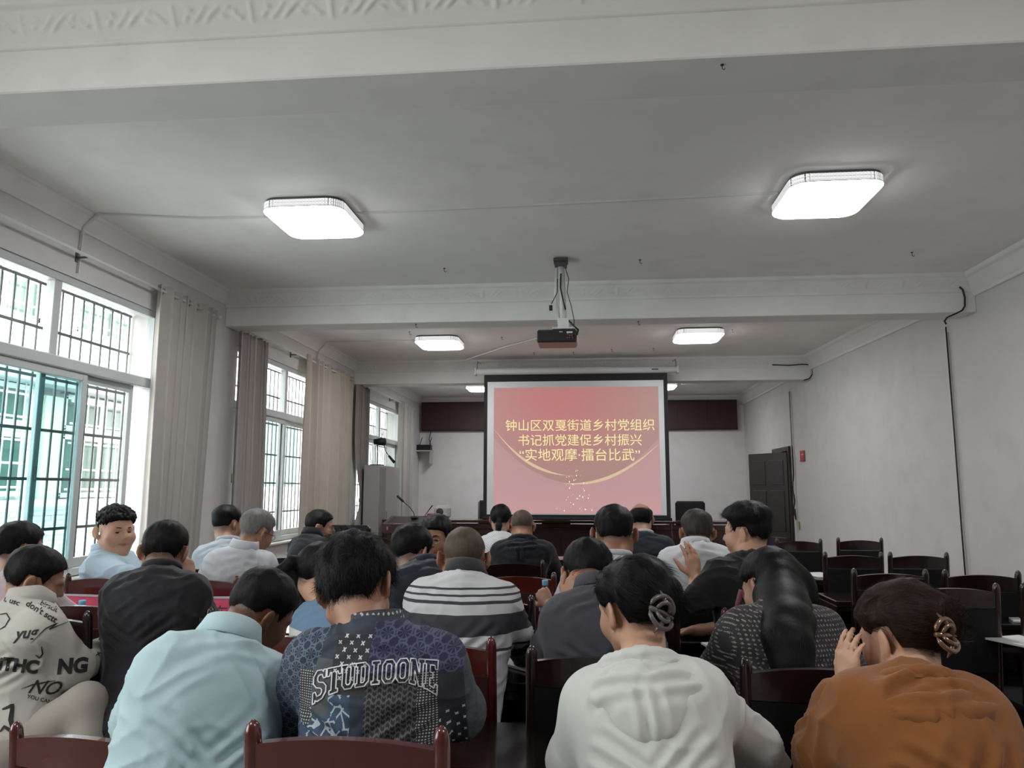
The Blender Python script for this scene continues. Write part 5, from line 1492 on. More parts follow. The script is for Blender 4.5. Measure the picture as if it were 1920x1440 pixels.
p19 = person('blazer', 'person in dark grey blazer with head bowed onto a ringed left hand', (1103, 1080), 2.86, yaw=0, pitch=48, sl=(1052, 1162, 2.60), sr=(1192, 1158, 2.60), pel=(.04, 2.44), w=1.12, bulk=1.1, tone='mid',
             hair=dict(thick, side=.012, top=.02, slen=.03), strands=1500, top=plain('blazer_grey', (.060, .060, .072)), name='blazer', el=(1030, 1212, 2.72), wl=(1066, 1132, 2.73),
             hand_l=dict(d=(.32, .05, .9), n=(.45, .88, -.1), curl=(35, 38, 42, 48), side=1, s=.98), res=.0062, collar=('fold', plain('blazer_grey', (.06, .06, .072))))
p24 = person('dots', 'woman with long loose black hair in black blouse with fine pale dots', (1442, 1100), 2.8, yaw=34, pitch=24, sl=(1392, 1196, 2.54), sr=(1536, 1192, 2.58), pel=(.70, 2.38), w=1.08, bulk=1.08, hs=.98, tone='fair',
             hair=dict(side=.016, top=.016, nape=-.10, ear=.03, burn=.02, front=.058, back=.01, slen=.06, lift=.05, mess=.3), strands=3000,
             hextra=lambda S, T, hs: (S.ell(T((.03, -.085, -.05)), (.07, .05, .09), k=.04), S.poly([at(1466, 1095, 2.70), at(1474, 1138, 2.58), at(1480, 1170, 2.455), at(1486, 1210, 2.375), at(1488, 1250, 2.35), at(1489, 1290, 2.355)], [.064, .064, .060, .054, .046, .022], .04), S.poly([at(1440, 1120, 2.70), at(1452, 1155, 2.55), at(1460, 1195, 2.40), at(1466, 1262, 2.365)], [.05, .045, .034, .016], .05), S.poly([at(1492, 1120, 2.66), at(1500, 1165, 2.48), at(1508, 1250, 2.375)], [.035, .03, .014], .04)),
             top=dots_mat('dotted_blouse', (.016, .014, .016), (.20, .19, .175), 78.0), name='blouse', el=(1350, 1262, 2.7), er=(1588, 1262, 2.7), collar=None, loose=.012, face=True)
# ---------------------------------------------------------------- third row and beyond
pale = plain('white_shirt', (.60, .62, .66), rough=.75)
p1 = person('pink', 'dark haired man in pale pinkish shirt at the far left edge, behind the scribbled shirt', (36, 1030), 3.4, yaw=-28, pitch=8, sl=(-18, 1112, 3.28), sr=(76, 1116, 3.22), pel=(-2.5, 3.08), tone='tan',
            hair=dict(shortm, side=.008, top=.018, slen=.03), strands=1400, top=plain('pinkish_shirt', (.60, .50, .52)), collar=('fold', plain('pinkish_shirt', (.60, .50, .52))))
p3 = person('curly', 'round-faced man with curly top hair and light blue polo, turned sideways by the window', (217, 996), 4.1, yaw=-122, pitch=4, roll=0, hs=1.04, fat=.014, sl=(226, 1056, 4.24), sr=(186, 1068, 3.96), pel=(-2.55, 4.08), w=1.15, bulk=1.3,
            tone='fair', hair=dict(side=.003, top=.028, tz=.035, edge=.028, rough=.011, freq=120, front=.058, nape=-.03, stub=.6, ear=.02), strands=0, face=True, res=.0058, neck=.062,
            top=plain('blue_polo', (.45, .58, .68)), sleeve=.40, collar=('fold', plain('blue_polo', (.45, .58, .68))), er=(252, 1090, 3.86), wr=(300, 1092, 3.95), hand_r=dict(curl=(30, 35, 40, 40)))
p13 = person('navy', 'man in navy jacket with short black hair sitting behind the seated man with glasses', (772, 1036), 3.52, yaw=-28, pitch=16, sl=(744, 1100, 3.34), sr=(850, 1096, 3.36), pel=(-.77, 3.16), w=1.05, tone='mid',
             hair=dict(thick, side=.010, top=.018, slen=.025), strands=1400, top=plain('navy_nylon', (.016, .020, .034), rough=.55), name='jacket', collar=('band', plain('navy_nylon', (.016, .020, .034))))
p18 = person('tee', 'broad man in white t-shirt with faded haircut holding a water bottle', (1151, 1002), 3.36, yaw=2, pitch=6, sl=(1084, 1090, 3.20), sr=(1222, 1088, 3.22), pel=(.14, 3.10), w=1.18, bulk=1.15, tone='tan', neck=.062, fat=.006,
             hair=dict(fade, side=.003, top=.014, nape=-.055), strands=1600, top=plain('white_tee', (.56, .57, .60)), sleeve=.45, el=(1050, 1170, 3.42), wl=(1030, 1134, 3.68),
             hand_l=dict(d=(-.35, .35, .45), n=(.3, .8, -.2), curl=(50, 52, 55, 58), side=1, s=.95), collar=('rib', plain('white_tee', (.56, .57, .60))), res=.0065)
p22 = person('blacktee', 'young man in black t-shirt, head turned left, with raised left hand', (1401, 1000), 3.5, yaw=56, pitch=4, roll=-3, sl=(1350, 1082, 3.26), sr=(1448, 1078, 3.42), pel=(.72, 3.24), w=1.0, tone='fair',
             hair=dict(side=.005, top=.030, tz=.04, quiff=.004, edge=.034, slen=.035, nape=-.07, front=.06, ear=.02), strands=2200, top=plain('black_tee', (.012, .013, .014)), sleeve=.47, el=(1306, 1128, 3.24), wl=(1303, 1082, 3.44),
             hand_l=dict(d=(-.12, -.05, 1.0), n=(-.5, .75, .1), curl=(12, 10, 14, 20), side=1, s=1.0, thumb=35, spread=1.3), face=True, res=.006)
p14 = person('facing', 'man with glasses in black, facing the camera beyond the navy jacket', (817, 1009), 4.3, yaw=172, pitch=6, sl=(866, 1092, 4.32), sr=(770, 1092, 4.34), pel=(-.92, 4.45), tone='tan', hair=dict(shortm, top=.02, side=.008, front=.056), face=True,
             top=plain('black_knit', (.012, .011, .012)), res=.006)
glasses(p14, mat('spectacle_gold', (.5, .4, .3), .25, .9))
p6 = person('greyhair', 'grey haired man with glasses in white shirt leaning to the right', (481, 997), 4.18, yaw=-30, pitch=20, roll=8, sl=(410, 1058, 3.98), sr=(494, 1062, 4.08), pel=(-2.0, 4.04), w=1.08, bulk=1.05, tone='mid',
            hair=dict(shortm, side=.005, top=.012), htone='grey', strands=0, top=pale, collar=('fold', pale))
glasses(p6)
p21 = person('farwhite', 'man in white shirt seated right of centre, just left of the raised hand', (1307, 1000), 4.18, pitch=10, sl=(1258, 1056, 4.02), sr=(1356, 1054, 4.02), pel=(.62, 3.92), w=1.0, tone='tan', hair=dict(shortm, side=.006, top=.014), htone='salt',
             top=plain('white_shirt_b', (.60, .61, .63)), collar=('band', plain('white_shirt_b', (.60, .61, .63))))
p5 = person('fadewhite', 'man with faded haircut in pale blue shirt beside the grey haired man', (425, 984), 4.85, yaw=-20, pitch=6, sl=(384, 1044, 4.70), sr=(462, 1044, 4.70), pel=(-2.32, 4.56), tone='mid', hair=dict(fade, stub=.55), top=plain('pale_blue_shirt', (.42, .46, .52)), collar=('band', plain('pale_blue_shirt', (.42, .46, .52))))
p17 = person('blackhood', 'shaven headed man in black hooded jacket in the row before the front desks', (979, 988), 5.4, pitch=16, sl=(936, 1036, 5.24), sr=(1024, 1036, 5.24), pel=(-.46, 5.1), w=1.1, tone='tan', hair=dict(side=.001, top=.002, stub=.35, nape=-.05), htone='buzz', top=plain('black_hoodie', (.008, .009, .012)), name='jacket')
p7 = person('blacksuit', 'man in black suit jacket seen in profile below the beige curtain', (600, 989), 5.5, yaw=-72, pitch=8, sl=(560, 1026, 5.52), sr=(604, 1028, 5.30), pel=(-2.02, 5.34), w=1.15, bulk=1.2, tone='mid', hair=dict(shortm, side=.007, top=.016), top=plain('black_suit', (.008, .009, .013)), name='suit_jacket', face=True,
            collar=('fold', plain('black_suit', (.008, .009, .013))), res=.0068)
p20 = person('balding', 'balding man in navy top with a thin white collar line, nearest the front desks', (1202, 974), 5.8, pitch=10, sl=(1168, 1026, 5.66), sr=(1246, 1026, 5.66), pel=(.44, 5.5), w=1.1, tone='mid', hair=dict(shortm, side=.010, top=.012, bald=1.0), top=plain('navy_wool', (.013, .016, .024)), name='sweater', collar=('rib', plain('white_line', (.45, .46, .46))))
p16 = person('ponytail', 'woman with low ponytail in white fine-striped blouse beside the black hooded jacket', (939, 974), 6.2, pitch=12, sl=(908, 1024, 6.08), sr=(966, 1022, 6.08), pel=(-.68, 5.92), w=.95, hs=.97, tone='mid', hair=dict(side=.012, top=.012, nape=-.09, ear=.02, back=.004),
             hextra=ponytail([(0, -.10, -.02), (0, -.125, -.07), (-.01, -.12, -.14), (-.012, -.11, -.19)], [.02, .026, .024, .012]), top=ribbed_mat('striped_blouse', (.60, .60, .60), (.38, .38, .39), 60.0), name='blouse')

# ---------------------------------------------------------------- chairs under the people
def pchair(key, label, dy=-.20, dx=0, rz=0, kind='dark'):
    b = PEOPLE[key]['P']; return chair(float(b[0]) + dx, float(b[1]) + dy, label, rz, kind, 'chairs of the seated people')
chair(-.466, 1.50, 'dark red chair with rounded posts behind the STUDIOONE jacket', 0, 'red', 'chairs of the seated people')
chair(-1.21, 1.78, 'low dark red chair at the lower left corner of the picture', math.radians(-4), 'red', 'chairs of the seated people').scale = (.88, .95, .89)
st0 = None
for key_, lb in (('teal', 'low dark stool under the man in the pale teal shirt'), ('hoodie', 'low dark stool under the woman in the pale grey hoodie'), ('orange', 'low dark stool under the woman in rust orange')):
    b_ = PEOPLE[key_]['P']
    if st0 is None:
        t = st0 = thing('stool', lb, 'stool')
        MB().box((0, 0, .42), (.36, .36, .07), bev=.02).build('seat', PAD, t)
        for sx_ in (-1, 1):
            for sy_ in (-1, 1): MB().tube([(sx_ * .15, sy_ * .15, .39), (sx_ * .17, sy_ * .17, 0)], .015, 8).build('leg', WD, t)
    else: t = copy_tree(st0)
    t.location = (float(b_[0]), float(b_[1]), 0); prop(t, lb, 'stool', 'stools in the nearest row')
for k, lb, kd in (('graffiti', 'chair under the cream scribbled shirt', 'dark'),
                  ('black', 'chair of the man in black at the second row, window side', 'dark'), ('denim', 'chair of the woman in denim', 'red'),
                  ('navy', 'chair of the man in the navy jacket', 'dark'), ('tee', 'chair of the broad man in the white t-shirt', 'dark'), ('blacktee', 'red edged chair behind the young man in the black t-shirt', 'red'),
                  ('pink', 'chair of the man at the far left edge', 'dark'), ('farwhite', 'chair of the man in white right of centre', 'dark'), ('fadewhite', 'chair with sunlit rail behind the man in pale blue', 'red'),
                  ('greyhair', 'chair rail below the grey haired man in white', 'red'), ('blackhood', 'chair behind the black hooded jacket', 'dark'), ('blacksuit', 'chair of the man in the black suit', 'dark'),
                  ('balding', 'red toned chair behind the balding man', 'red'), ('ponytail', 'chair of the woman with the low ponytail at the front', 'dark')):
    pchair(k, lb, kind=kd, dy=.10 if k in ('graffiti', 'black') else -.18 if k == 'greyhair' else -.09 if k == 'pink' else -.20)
chair(-.48, 2.38, 'dark red chair of the man in the striped polo', 0, 'red', 'chairs of the seated people')
chair(.03, 2.26, 'chair behind the dark grey blazer', 0, 'dark', 'chairs of the seated people')
chair(.62, 2.18, 'dark chair with bright edged rail behind the dotted blouse', 0, 'dark', 'chairs of the seated people')
chair(-2.56, 3.86, 'dark red chair at the back of the light blue polo', 0, 'red', 'chairs of the seated people')
chair(-2.05, 2.98, 'empty chair with a rounded post between the scribbled shirt and the black shirt', 0, 'red', 'chairs of the seated people')
chair(-.42, 3.30, 'empty dark chair just beyond the striped polo shirt', 0, 'dark', 'chairs of the seated people')
chair(-.36, 4.20, 'empty chair with a pinkish gleam on its rail, left of the bottle', 0, 'red', 'chairs of the seated people')
chair(-2.145, 6.98, 'chair with orange rail and grey pad, window light painted in, below the window curtains', 0, 'orange', 'chairs of the seated people')
# ================================================================ prints and accessories on the people
LET = {
 'T': [[(0,8),(6,8),(6,5.6),(4.9,5.6),(4.6,6.6),(4,6.6),(4,1.2),(4.8,1.2),(4.8,0),(1.2,0),(1.2,1.2),(2,1.2),(2,6.6),(1.4,6.6),(1.1,5.6),(0,5.6)]],
 'U': [[(0,8),(2.6,8),(2.6,7),(2.1,7),(2.1,2),(2.6,1.4),(3.4,1.4),(3.9,2),(3.9,7),(3.4,7),(3.4,8),(6,8),(6,7),(5.5,7),(5.5,1.5),(4.3,0),(1.7,0),(.5,1.5),(.5,7),(0,7)]],
 'D': [[(0,8),(4,8),(5.7,6.4),(5.7,1.6),(4,0),(0,0),(0,1.2),(.7,1.2),(.7,6.8),(0,6.8)], [(2.4,6.7),(3.4,6.7),(4,6),(4,2),(3.4,1.3),(2.4,1.3)]],
 'I': [[(1,8),(5,8),(5,6.8),(4,6.8),(4,1.2),(5,1.2),(5,0),(1,0),(1,1.2),(2,1.2),(2,6.8),(1,6.8)]],
 'O': [[(1.6,8),(4.4,8),(5.8,6.4),(5.8,1.6),(4.4,0),(1.6,0),(.2,1.6),(.2,6.4)], [(2.4,6.6),(3.6,6.6),(4.1,6),(4.1,2),(3.6,1.4),(2.4,1.4),(1.9,2),(1.9,6)]],
 'N': [[(0,8),(2.2,8),(4,3.6),(4,6.8),(3.4,6.8),(3.4,8),(6,8),(6,6.8),(5.4,6.8),(5.4,0),(3.9,0),(2,4.4),(2,1.2),(2.6,1.2),(2.6,0),(0,0),(0,1.2),(.6,1.2),(.6,6.8),(0,6.8)]],
 'E': [[(0,8),(5.6,8),(5.6,5.8),(4.6,5.8),(4.3,6.7),(2.4,6.7),(2.4,4.8),(3.6,4.8),(3.6,3.4),(2.4,3.4),(2.4,1.3),(4.4,1.3),(4.7,2.3),(5.7,2.3),(5.7,0),(0,0),(0,1.2),(.7,1.2),(.7,6.8),(0,6.8)]],
 'S': [[(5.6,8),(5.6,5.6),(4.5,5.6),(3.9,6.7),(2.6,6.7),(2.1,6.2),(2.1,5.4),(2.6,4.9),(4.6,4.3),(5.8,3.1),(5.8,1.4),(4.4,0),(2.2,0),(1.3,.6),(1.3,0),(.2,0),(.2,2.7),(1.3,2.7),(2,1.4),(3.4,1.3),(4,1.8),(4,2.5),(3.4,3.1),(1.6,3.7),(.3,4.9),(.3,6.6),(1.7,8),(3.6,8),(4.5,7.4),(4.5,8)]]}
WP = mat('print_white', (.62, .63, .65), .7)
word = 'STUDIOONE'; wd = [6, 6.2, 6.2, 6, 5.2, 6, 6, 6.2, 6]; tot = sum(wd); cur = 0
for ch, w_ in zip(word, wd):
    vs = []; fs = []
    for poly in LET[ch]:
        pp = []
        for a, b in zip(poly, poly[1:] + poly[:1]):
            for k in range(3): pp.append((a[0] + (b[0] - a[0]) * k / 3, a[1] + (b[1] - a[1]) * k / 3))
        px = []
        for x, y in pp:
            t = (cur + x * (w_ / 6.0)) / tot; X_ = 586 + 236 * t
            top = np.interp(t, (0, .25, .5, .75, 1), (1259, 1247, 1239, 1234, 1238)); bot = np.interp(t, (0, .1, .25, .5, .75, .9, 1), (1322, 1306, 1293, 1283, 1279, 1290, 1304))
            px.append((X_ + (y / 8 - .5) * 3, bot + (top - bot) * y / 8))
        v, f = stroke(px, 2.3, 3.0, closed=True); k0 = len(vs); vs += v; fs += [tuple(i + k0 for i in q) for q in f]
    lay_px(STUDIO, STUDIO['shirt'], vs, fs, WP, 'letter', .0035)
    cur += w_
link_m = dots_mat('collar_print', (.03, .032, .036), (.40, .41, .42), 70.0)
def add_collar(info, m, kind='band', k=1.04, up=.0, back=.0):
    NB_, r_, f_, u2 = info['NB'], info['r'], info['f'], info['u']; Cw = info['C']; base = info['base']
    ctr = NB_ + u2 * (.060 + up) + f_ * (.010 - back) + nrm(Cw - NB_) * .012
    A = nrm(u2 * .9 + nrm(Cw - NB_) * .35 - f_ * .18); X_ = nrm(r_ - r_.dot(A) * A); Y_ = np.cross(A, X_)
    prof = [(.068, -.028), (.065, .0), (.062, .022), (.0635, .029), (.068, .026), (.074, .004), (.084, -.026), (.080, -.028), (.071, -.002)]
    n = 48; vs = []; fs = []
    for i in range(n):
        t = 2 * math.pi * i / n; drop = -.030 * sstep(np.array(math.sin(t)), 0, 1)
        for rr, z in prof: vs.append(ctr + X_ * math.cos(t) * rr * k + Y_ * math.sin(t) * (rr + .004) * k + A * (z + drop) - base)
    m_ = len(prof)
    for i in range(n):
        for j in range(m_): fs.append((i * m_ + j, ((i + 1) % n) * m_ + j, ((i + 1) % n) * m_ + (j + 1) % m_, i * m_ + (j + 1) % m_))
    return link('collar', np_mesh('collar', np.array(vs), np.array(fs)), info['o'], m)
add_collar(STUDIO, link_m, k=.98, up=-.020)
add_collar(person_teal, MATS['teal_linen'], k=1.06, up=.006)
add_collar(person_graf, MATS['cream_cotton'], k=1.06, up=.002)
hood(person_white, MATS['hoodie_jersey'], 1.0, .005, drop=.012)
hood(p17, plain('black_hoodie', (.008, .009, .012)), .95, .005, 5, drop=-.01)
hood(person_or, MATS['rust_cotton'], .98, .004, 8, 'cowl', .020, False)

INK = mat('print_ink', (.02, .02, .018), .8)
def scribble(txt, cx, cy, size, ang, bold=.0, shear=.2, sq=1.0):
    uv, fs = text_uv(txt, 1.0, shear, bold, .18); a = math.radians(ang); pts = []
    for x, y in uv:
        x *= size; y = -(y - .35) * size * sq; pts.append((cx + x * math.cos(a) - y * math.sin(a), cy + x * math.sin(a) + y * math.cos(a)))
    return pts, fs
G = person_graf
for txt, cx, cy, sz, an, bo, sh in (('i, usc', 22, 1126, 15, 18, .01, .1), ('don\'t sctt', 78, 1146, 17, 31, .015, .1), ('birsclt', 92, 1136, 14, 24, .01, .1), ('yug', 46, 1186, 30, -6, .005, .5),
                                  ('HiTHC', 22, 1246, 33, 6, .04, .1), ('NG', 134, 1248, 38, -4, .04, .2), ('NO', 80, 1288, 36, 4, .0, .6), ('YOU CANET', 80, 1312, 10.5, 14, .0, .0), ('La', 52, 1392, 20, 8, .0, .5), ('x', 184, 1224, 14, 10, .02, .3)):
    p_, f_s = scribble(txt, cx, cy, sz, an, bo + .012, sh); lay_px(G, G['shirt'], p_, f_s, INK, 'scribble')
for pts, w_ in (([(-2, 1152), (12, 1150), (18, 1160), (10, 1174), (-4, 1182)], 2.4), ([(78, 1212), (80, 1226), (74, 1234), (66, 1228)], 2.6), ([(58, 1206), (86, 1178), (108, 1168), (92, 1180), (132, 1164)], 1.8), ([(4, 1330), (24, 1322), (20, 1350), (28, 1376), (8, 1362), (0, 1372)], 8.0), ([(40, 1292), (60, 1284), (104, 1276)], 2.0)):
    v, f = stroke(pts, w_, 3.0, taper=True); lay_px(G, G['shirt'], v, f, INK, 'scribble')

# hair claws, bracelets, ring
def claw(info, c, R3, s, m, name='hair_clip'):
    q = MB(); T = lambda p: np.array(c) + R3 @ (np.array(p) * s) - info['base']
    for sg in (-1, 1):
        a = [T((.036 * math.cos(t), -.006 - .012 * math.sin(t), sg * (.004 + .034 * math.sin(t)))) for t in np.linspace(.1, 3.04, 12)]
        q.tube(a, [.003 * s] + [.006 * s] * 10 + [.002 * s], 8)
        a = [T((.018 * math.cos(t), -.012 - .014 * math.sin(t), sg * (.004 + .018 * math.sin(t)))) for t in np.linspace(.0, 3.14, 10)]
        q.tube(a, .0052 * s, 8)
        q.tube([T((.0, -.020, sg * .020)), T((-.004, -.016, sg * .034)), T((-.010, -.004, sg * .052))], [.006 * s, .006 * s, .002 * s], 8)
    q.tube([T((-.036, -.006, 0)), T((0, -.012, 0)), T((.036, -.006, 0))], .006 * s, 8)
    return q.build(name, m, info['o'])
Rw = person_white['R']
claw(person_white, at(1236, 1150, 1.885), Rw @ rot(roll=30), 1.0, mat('claw_grey', (.10, .085, .085), .25, 0, .6))
Ro = person_or['R']
claw(person_or, at(1768, 1192, 1.80), Ro @ rot(roll=10), .9, mat('claw_amber', (.16, .08, .045), .12, .3, coat=1.0))
def ring_on(info, c, axis, r, th, m, name):
    axis = nrm(axis); up = np.array((0, 0, 1.0)) if abs(axis[2]) < .9 else np.array((1.0, 0, 0)); x = nrm(np.cross(axis, up)); y = np.cross(axis, x)
    q = MB(); q.tube([np.array(c) - info['base'] + x * r * math.cos(a) + y * r * math.sin(a) for a in np.linspace(0, 2 * math.pi, 25)], th, 6, False); return q.build(name, m, info['o'])
GOLD = mat('gold', (.7, .45, .28), .2, 1.0)
ring_on(person_or, person_or['WL'] - nrm(person_or['WL'] - person_or['EL']) * .03, person_or['WL'] - person_or['EL'], .032, .0014, GOLD, 'bracelet')
ring_on(p4, p4['WR'] - nrm(p4['WR'] - p4['ER']) * .02, p4['WR'] - p4['ER'], .030, .005, mat('dark_beads', (.06, .02, .015), .3), 'bracelet')

# ================================================================ front of the hall
FW = wood('front_lacquer', (.030, .008, .009), (.050, .013, .012), .25, .6)
for k in range(5):
    x = -2.82 + k * 1.2
    t = thing('front_desk', 'dark red panelled desk on the dais, %s' % ('leftmost behind the lectern', 'just right of the lectern', 'under the left of the screen', 'under the right of the screen', 'rightmost towards the dark door')[k], 'desk', (x, 12.3, .14), 0, 'panelled desks on the dais')
    MB().box((0, .27, .775), (1.196, .60, .04), bev=.008).build('desk_top', FW, t)
    MB().box((0, .02, .37), (1.18, .03, .74), bev=.003).build('front_panel', FW, t)
    for s in (-1, 1):
        MB().box((s * .575, .28, .375), (.03, .50, .75), bev=.003).build('side_panel', FW, t)
        MB().box((s * .29, -.002, .36), (.50, .014, .50), bev=.006).build('raised_panel', FW, t)
    MB().box((0, -.004, .67), (1.19, .02, .03), bev=.005).build('moulding', FW, t)
def leather_chair(x, y, label, top=1.24, z0=.14, cat='chair', group='black leather chairs on the dais'):
    t = thing('leather_chair', label, cat, (x, y, z0), 0, group); LE = mat('black_leather', (.008, .008, .009), .35, bump=(60, .2)); h = top - z0
    MB().box((0, .02, .47), (.50, .48, .12), bev=.04).build('seat', LE, t)
    MB().box((0, .27, .55 + (h - .55) / 2), (.50, .11, h - .55), bev=.035).build('backrest', LE, t)
    for s in (-1, 1):
        MB().box((s * .27, .02, .66), (.06, .40, .05), bev=.02).build('armrest', LE, t); MB().box((s * .27, .02, .55), (.035, .06, .20), bev=.01).build('arm_post', LE, t)
    MB().tube([(0, .02, .10), (0, .02, .42)], .03, 10).build('column', mat('chrome', (.5, .5, .5), .15, 1.0), t)
    q = MB()
    for k in range(5): a = 2 * math.pi * k / 5; q.bar((0, .02, .09), (.28 * math.cos(a), .02 + .28 * math.sin(a), .05), .04, .03)
    q.build('star_base', mat('chrome', (.5, .5, .5), .15, 1.0), t)
for x, lb in ((-1.62, 'black leather chair left of the projection screen behind the front desks'), (-.5, 'black leather chair under the left half of the screen'), (.62, 'black leather chair under the right half of the screen'), (1.80, 'black leather chair right of the projection screen')):
    leather_chair(x, 13.0, lb)
leather_chair(-2.62, 8.0, 'low dark office chair back beside the tied curtain', 1.04, 0.0, 'chair', 'office chair by the window')
# lectern
t = thing('lectern', 'dark red wooden lectern with a slanted top and a gooseneck microphone on it', 'lectern', (-2.62, 10.95, 0))
q = MB()
q.prism([(-.26, 0), (.26, 0), (.26, .42), (-.26, .42)], .05, .78); q.build('body', FW, t)
MB().box((0, .21, .03), (.60, .50, .06), bev=.01).build('plinth', FW, t)
q = MB(); x0, x1 = -.33, .33
q.add([(x0, -.06, .80), (x1, -.06, .80), (x1, .48, .80), (x0, .48, .80), (x0, -.06, .93), (x1, -.06, .93), (x1, .48, 1.03), (x0, .48, 1.03)], [(0, 3, 2, 1), (0, 1, 5, 4), (1, 2, 6, 5), (2, 3, 7, 6), (3, 0, 4, 7), (4, 5, 6, 7)])
q.build('top_box', FW, t)
q = MB(); q.add([(x0 + .05, 0, .943), (x1 - .05, 0, .943), (x1 - .05, .42, 1.021), (x0 + .05, .42, 1.021)], [(0, 1, 2, 3)]); q.build('writing_surface', mat('black_mat', (.02, .02, .02), .5), t)
MB().box((-.25, -.064, .87), (.02, .01, .05), bev=.003).build('lock_plate', mat('latch_metal', (.4, .4, .4), .3, .8), t)
def goose(name, label, pts, r, group=None, head=.010):
    t = thing(name, label, 'microphone', tuple(pts[0]), 0); P = [np.array(p) - np.array(pts[0]) for p in pts]; BK = mat('mic_black', (.012, .012, .013), .5)
    MB().box((0, 0, .008), (.10, .12, .03), bev=.008).build('base', BK, t)
    MB().tube(P, r, 8).build('gooseneck', BK, t)
    d = nrm(P[-1] - P[-2]); MB().tube([P[-1], P[-1] + d * .02, P[-1] + d * .13, P[-1] + d * .14], [head * .6, head, head * 1.1, head * .5], 10).build('capsule', BK, t)
    return t
def pz(px, py, Y): return tuple(at(px, py, Y))
a = at(777, 970, 11.2); goose('microphone', 'black gooseneck microphone standing on the lectern', [tuple(a + np.array((0, 0, -.01))), pz(776, 962, 11.2), pz(770, 953, 11.2), pz(757, 941, 11.15)], .006, head=.018)
a = at(797, 972, 12.4); goose('microphone', 'small gooseneck microphone on the front desk beside the lectern', [tuple(a + np.array((0, 0, -.0))), pz(797, 966, 12.4), pz(803, 958, 12.35)], .006, head=.008)
# white speaker box and placards on the front desk
t = thing('speaker', 'small white rounded speaker box on the front desk left of the screen', 'speaker', (-2.38, 12.62, .93))
MB().box((0, 0, .12), (.27, .20, .23), bev=.05).build('cabinet', mat('speaker_white', (.62, .62, .60), .4), t)
MB().lathe([(.055, 0), (.06, .008), (.05, .012)], (-.03, -.10, .13), 18, 1).build('grille', mat('grille_dark', (.05, .05, .05), .5), t); MB().lathe([(.012, 0), (.012, .006)], (.10, -.10, .04), 10, 1).build('knob', mat('grille_dark', (.05, .05, .05), .5), t)
PK = mat('pink_card', (.62, .06, .13), .6); AC = glass('acrylic', (.93, .93, .93)); PKI = mat('placard_ink', (.03, .02, .02), .7)
def placard(x, y, z, label, rz=0, w_=.20, txt='车'):
    t = thing('name_placard', label, 'name placard', (x, y, z), rz, 'pink name placards'); h_ = .095
    for s in (-1, 1):
        q = MB(); q.add([(-w_ / 2, s * .045, 0), (w_ / 2, s * .045, 0), (w_ / 2, s * .004, h_), (-w_ / 2, s * .004, h_)], [(0, 1, 2, 3) if s < 0 else (3, 2, 1, 0)]); q.build('card', PK, t)
        q = MB(); q.box((0, s * .052, .004), (w_ + .012, .012, .008)); q.build('acrylic_foot', mat('acrylic_edge', (.55, .55, .58), .2), t)
    for s in (-1, 1): MB().bar((s * (w_ / 2 + .003), -.05, .0), (s * (w_ / 2 + .003), -.003, h_ + .004), .006, .006).build('acrylic_edge', mat('acrylic_edge', (.55, .55, .58), .2), t)
    MB().box((0, 0, h_ + .003), (w_ + .01, .014, .006)).build('acrylic_ridge', mat('acrylic_edge', (.55, .55, .58), .2), t)
    if txt:
        o = flat_text('name_print', txt, .055, PKI, t); o.location = (.03, -.0265, h_ * .48); o.rotation_euler = (math.atan2(h_, .041), 0, 0)
    return t
dt = .762
def onz(px, py, z):
    v = ray(px, py); p = v * ((z - CAM_H) / v[2]); return float(p[0]), float(p[1])
placard(float(at(402, 1160, 3.74)[0]), 3.74, dt, 'pink name placard in clear stand right of the black shirt, one character showing', math.radians(8)).scale = (1.3, 1.3, 1.4)
placard(float(at(150, 1150, 3.74)[0]), 3.74, dt, 'pink name placard in clear stand left of the man in the black shirt', math.radians(-4), txt='').scale = (1.3, 1.3, 1.4)
placard(*onz(362, 1098, dt), dt, 'pink name placard just beyond the cheek hand of the man in black', math.radians(5), txt='')
placard(*onz(522, 1096, dt), dt, 'pink name placard behind the ponytail of the woman in denim', math.radians(20), txt='')
placard(-2.50, 12.42, .935, 'pink name placard in front of the white speaker box', 0, txt='')
# grey steel cabinet
CG = mat('cabinet_grey', (.36, .36, .35), .5); CGD = mat('cabinet_dark_strip', (.22, .21, .20), .5)
t = thing('cabinet', 'tall grey steel cabinet before the farthest window', 'cabinet', (-3.46, 12.75, 0))
MB().box((0, 0, .98), (.26, 1.40, 1.68), bev=.006).build('body', CG, t)
MB().box((.133, -.50, .98), (.012, .36, 1.62), bev=.003).build('door', CGD, t);  # near-end strip in a darker grey than the rest
d_ = MB().box((.133, .18, .98), (.012, .98, 1.60), bev=.003).build('door', CG, t); MB().box((.145, -.24, 1.0), (.012, .02, .12), bev=.003).build('handle', mat('latch_metal', (.4, .4, .4), .3, .8), d_)
t2 = thing('speaker_stand', 'black wireless microphone receiver on a short stand on top of the cabinet', 'audio device', (-3.44, 12.3, 1.82)); BK = mat('mic_black', (.012, .012, .013), .5)
MB().box((0, 0, .01), (.18, .18, .02), bev=.004).build('base', BK, t2); MB().tube([(0, 0, .02), (.0, 0, .36)], .014, 8).build('pole', mat('latch_metal', (.4, .4, .4), .3, .8), t2)
MB().lathe([(.0, -.10), (.05, -.09), (.065, 0), (.06, .10), (.0, .12)], (.03, 0, .40), 14, 0).build('receiver', BK, t2)
MB().tube([(.04, 0, .45), (.10, -.02, .56)], .006, 6).build('aerial', mat('rod_white', (.7, .7, .7), .4), t2)
q = MB(); q.tube([(.10, 0, .36), (.14, -.01, .24), (.20, -.02, .16)], .007, 8); q.tube([(.20, -.02, .16), (.30, -.03, .05)], [.02, .024], 10); q.build('gooseneck', BK, t2)
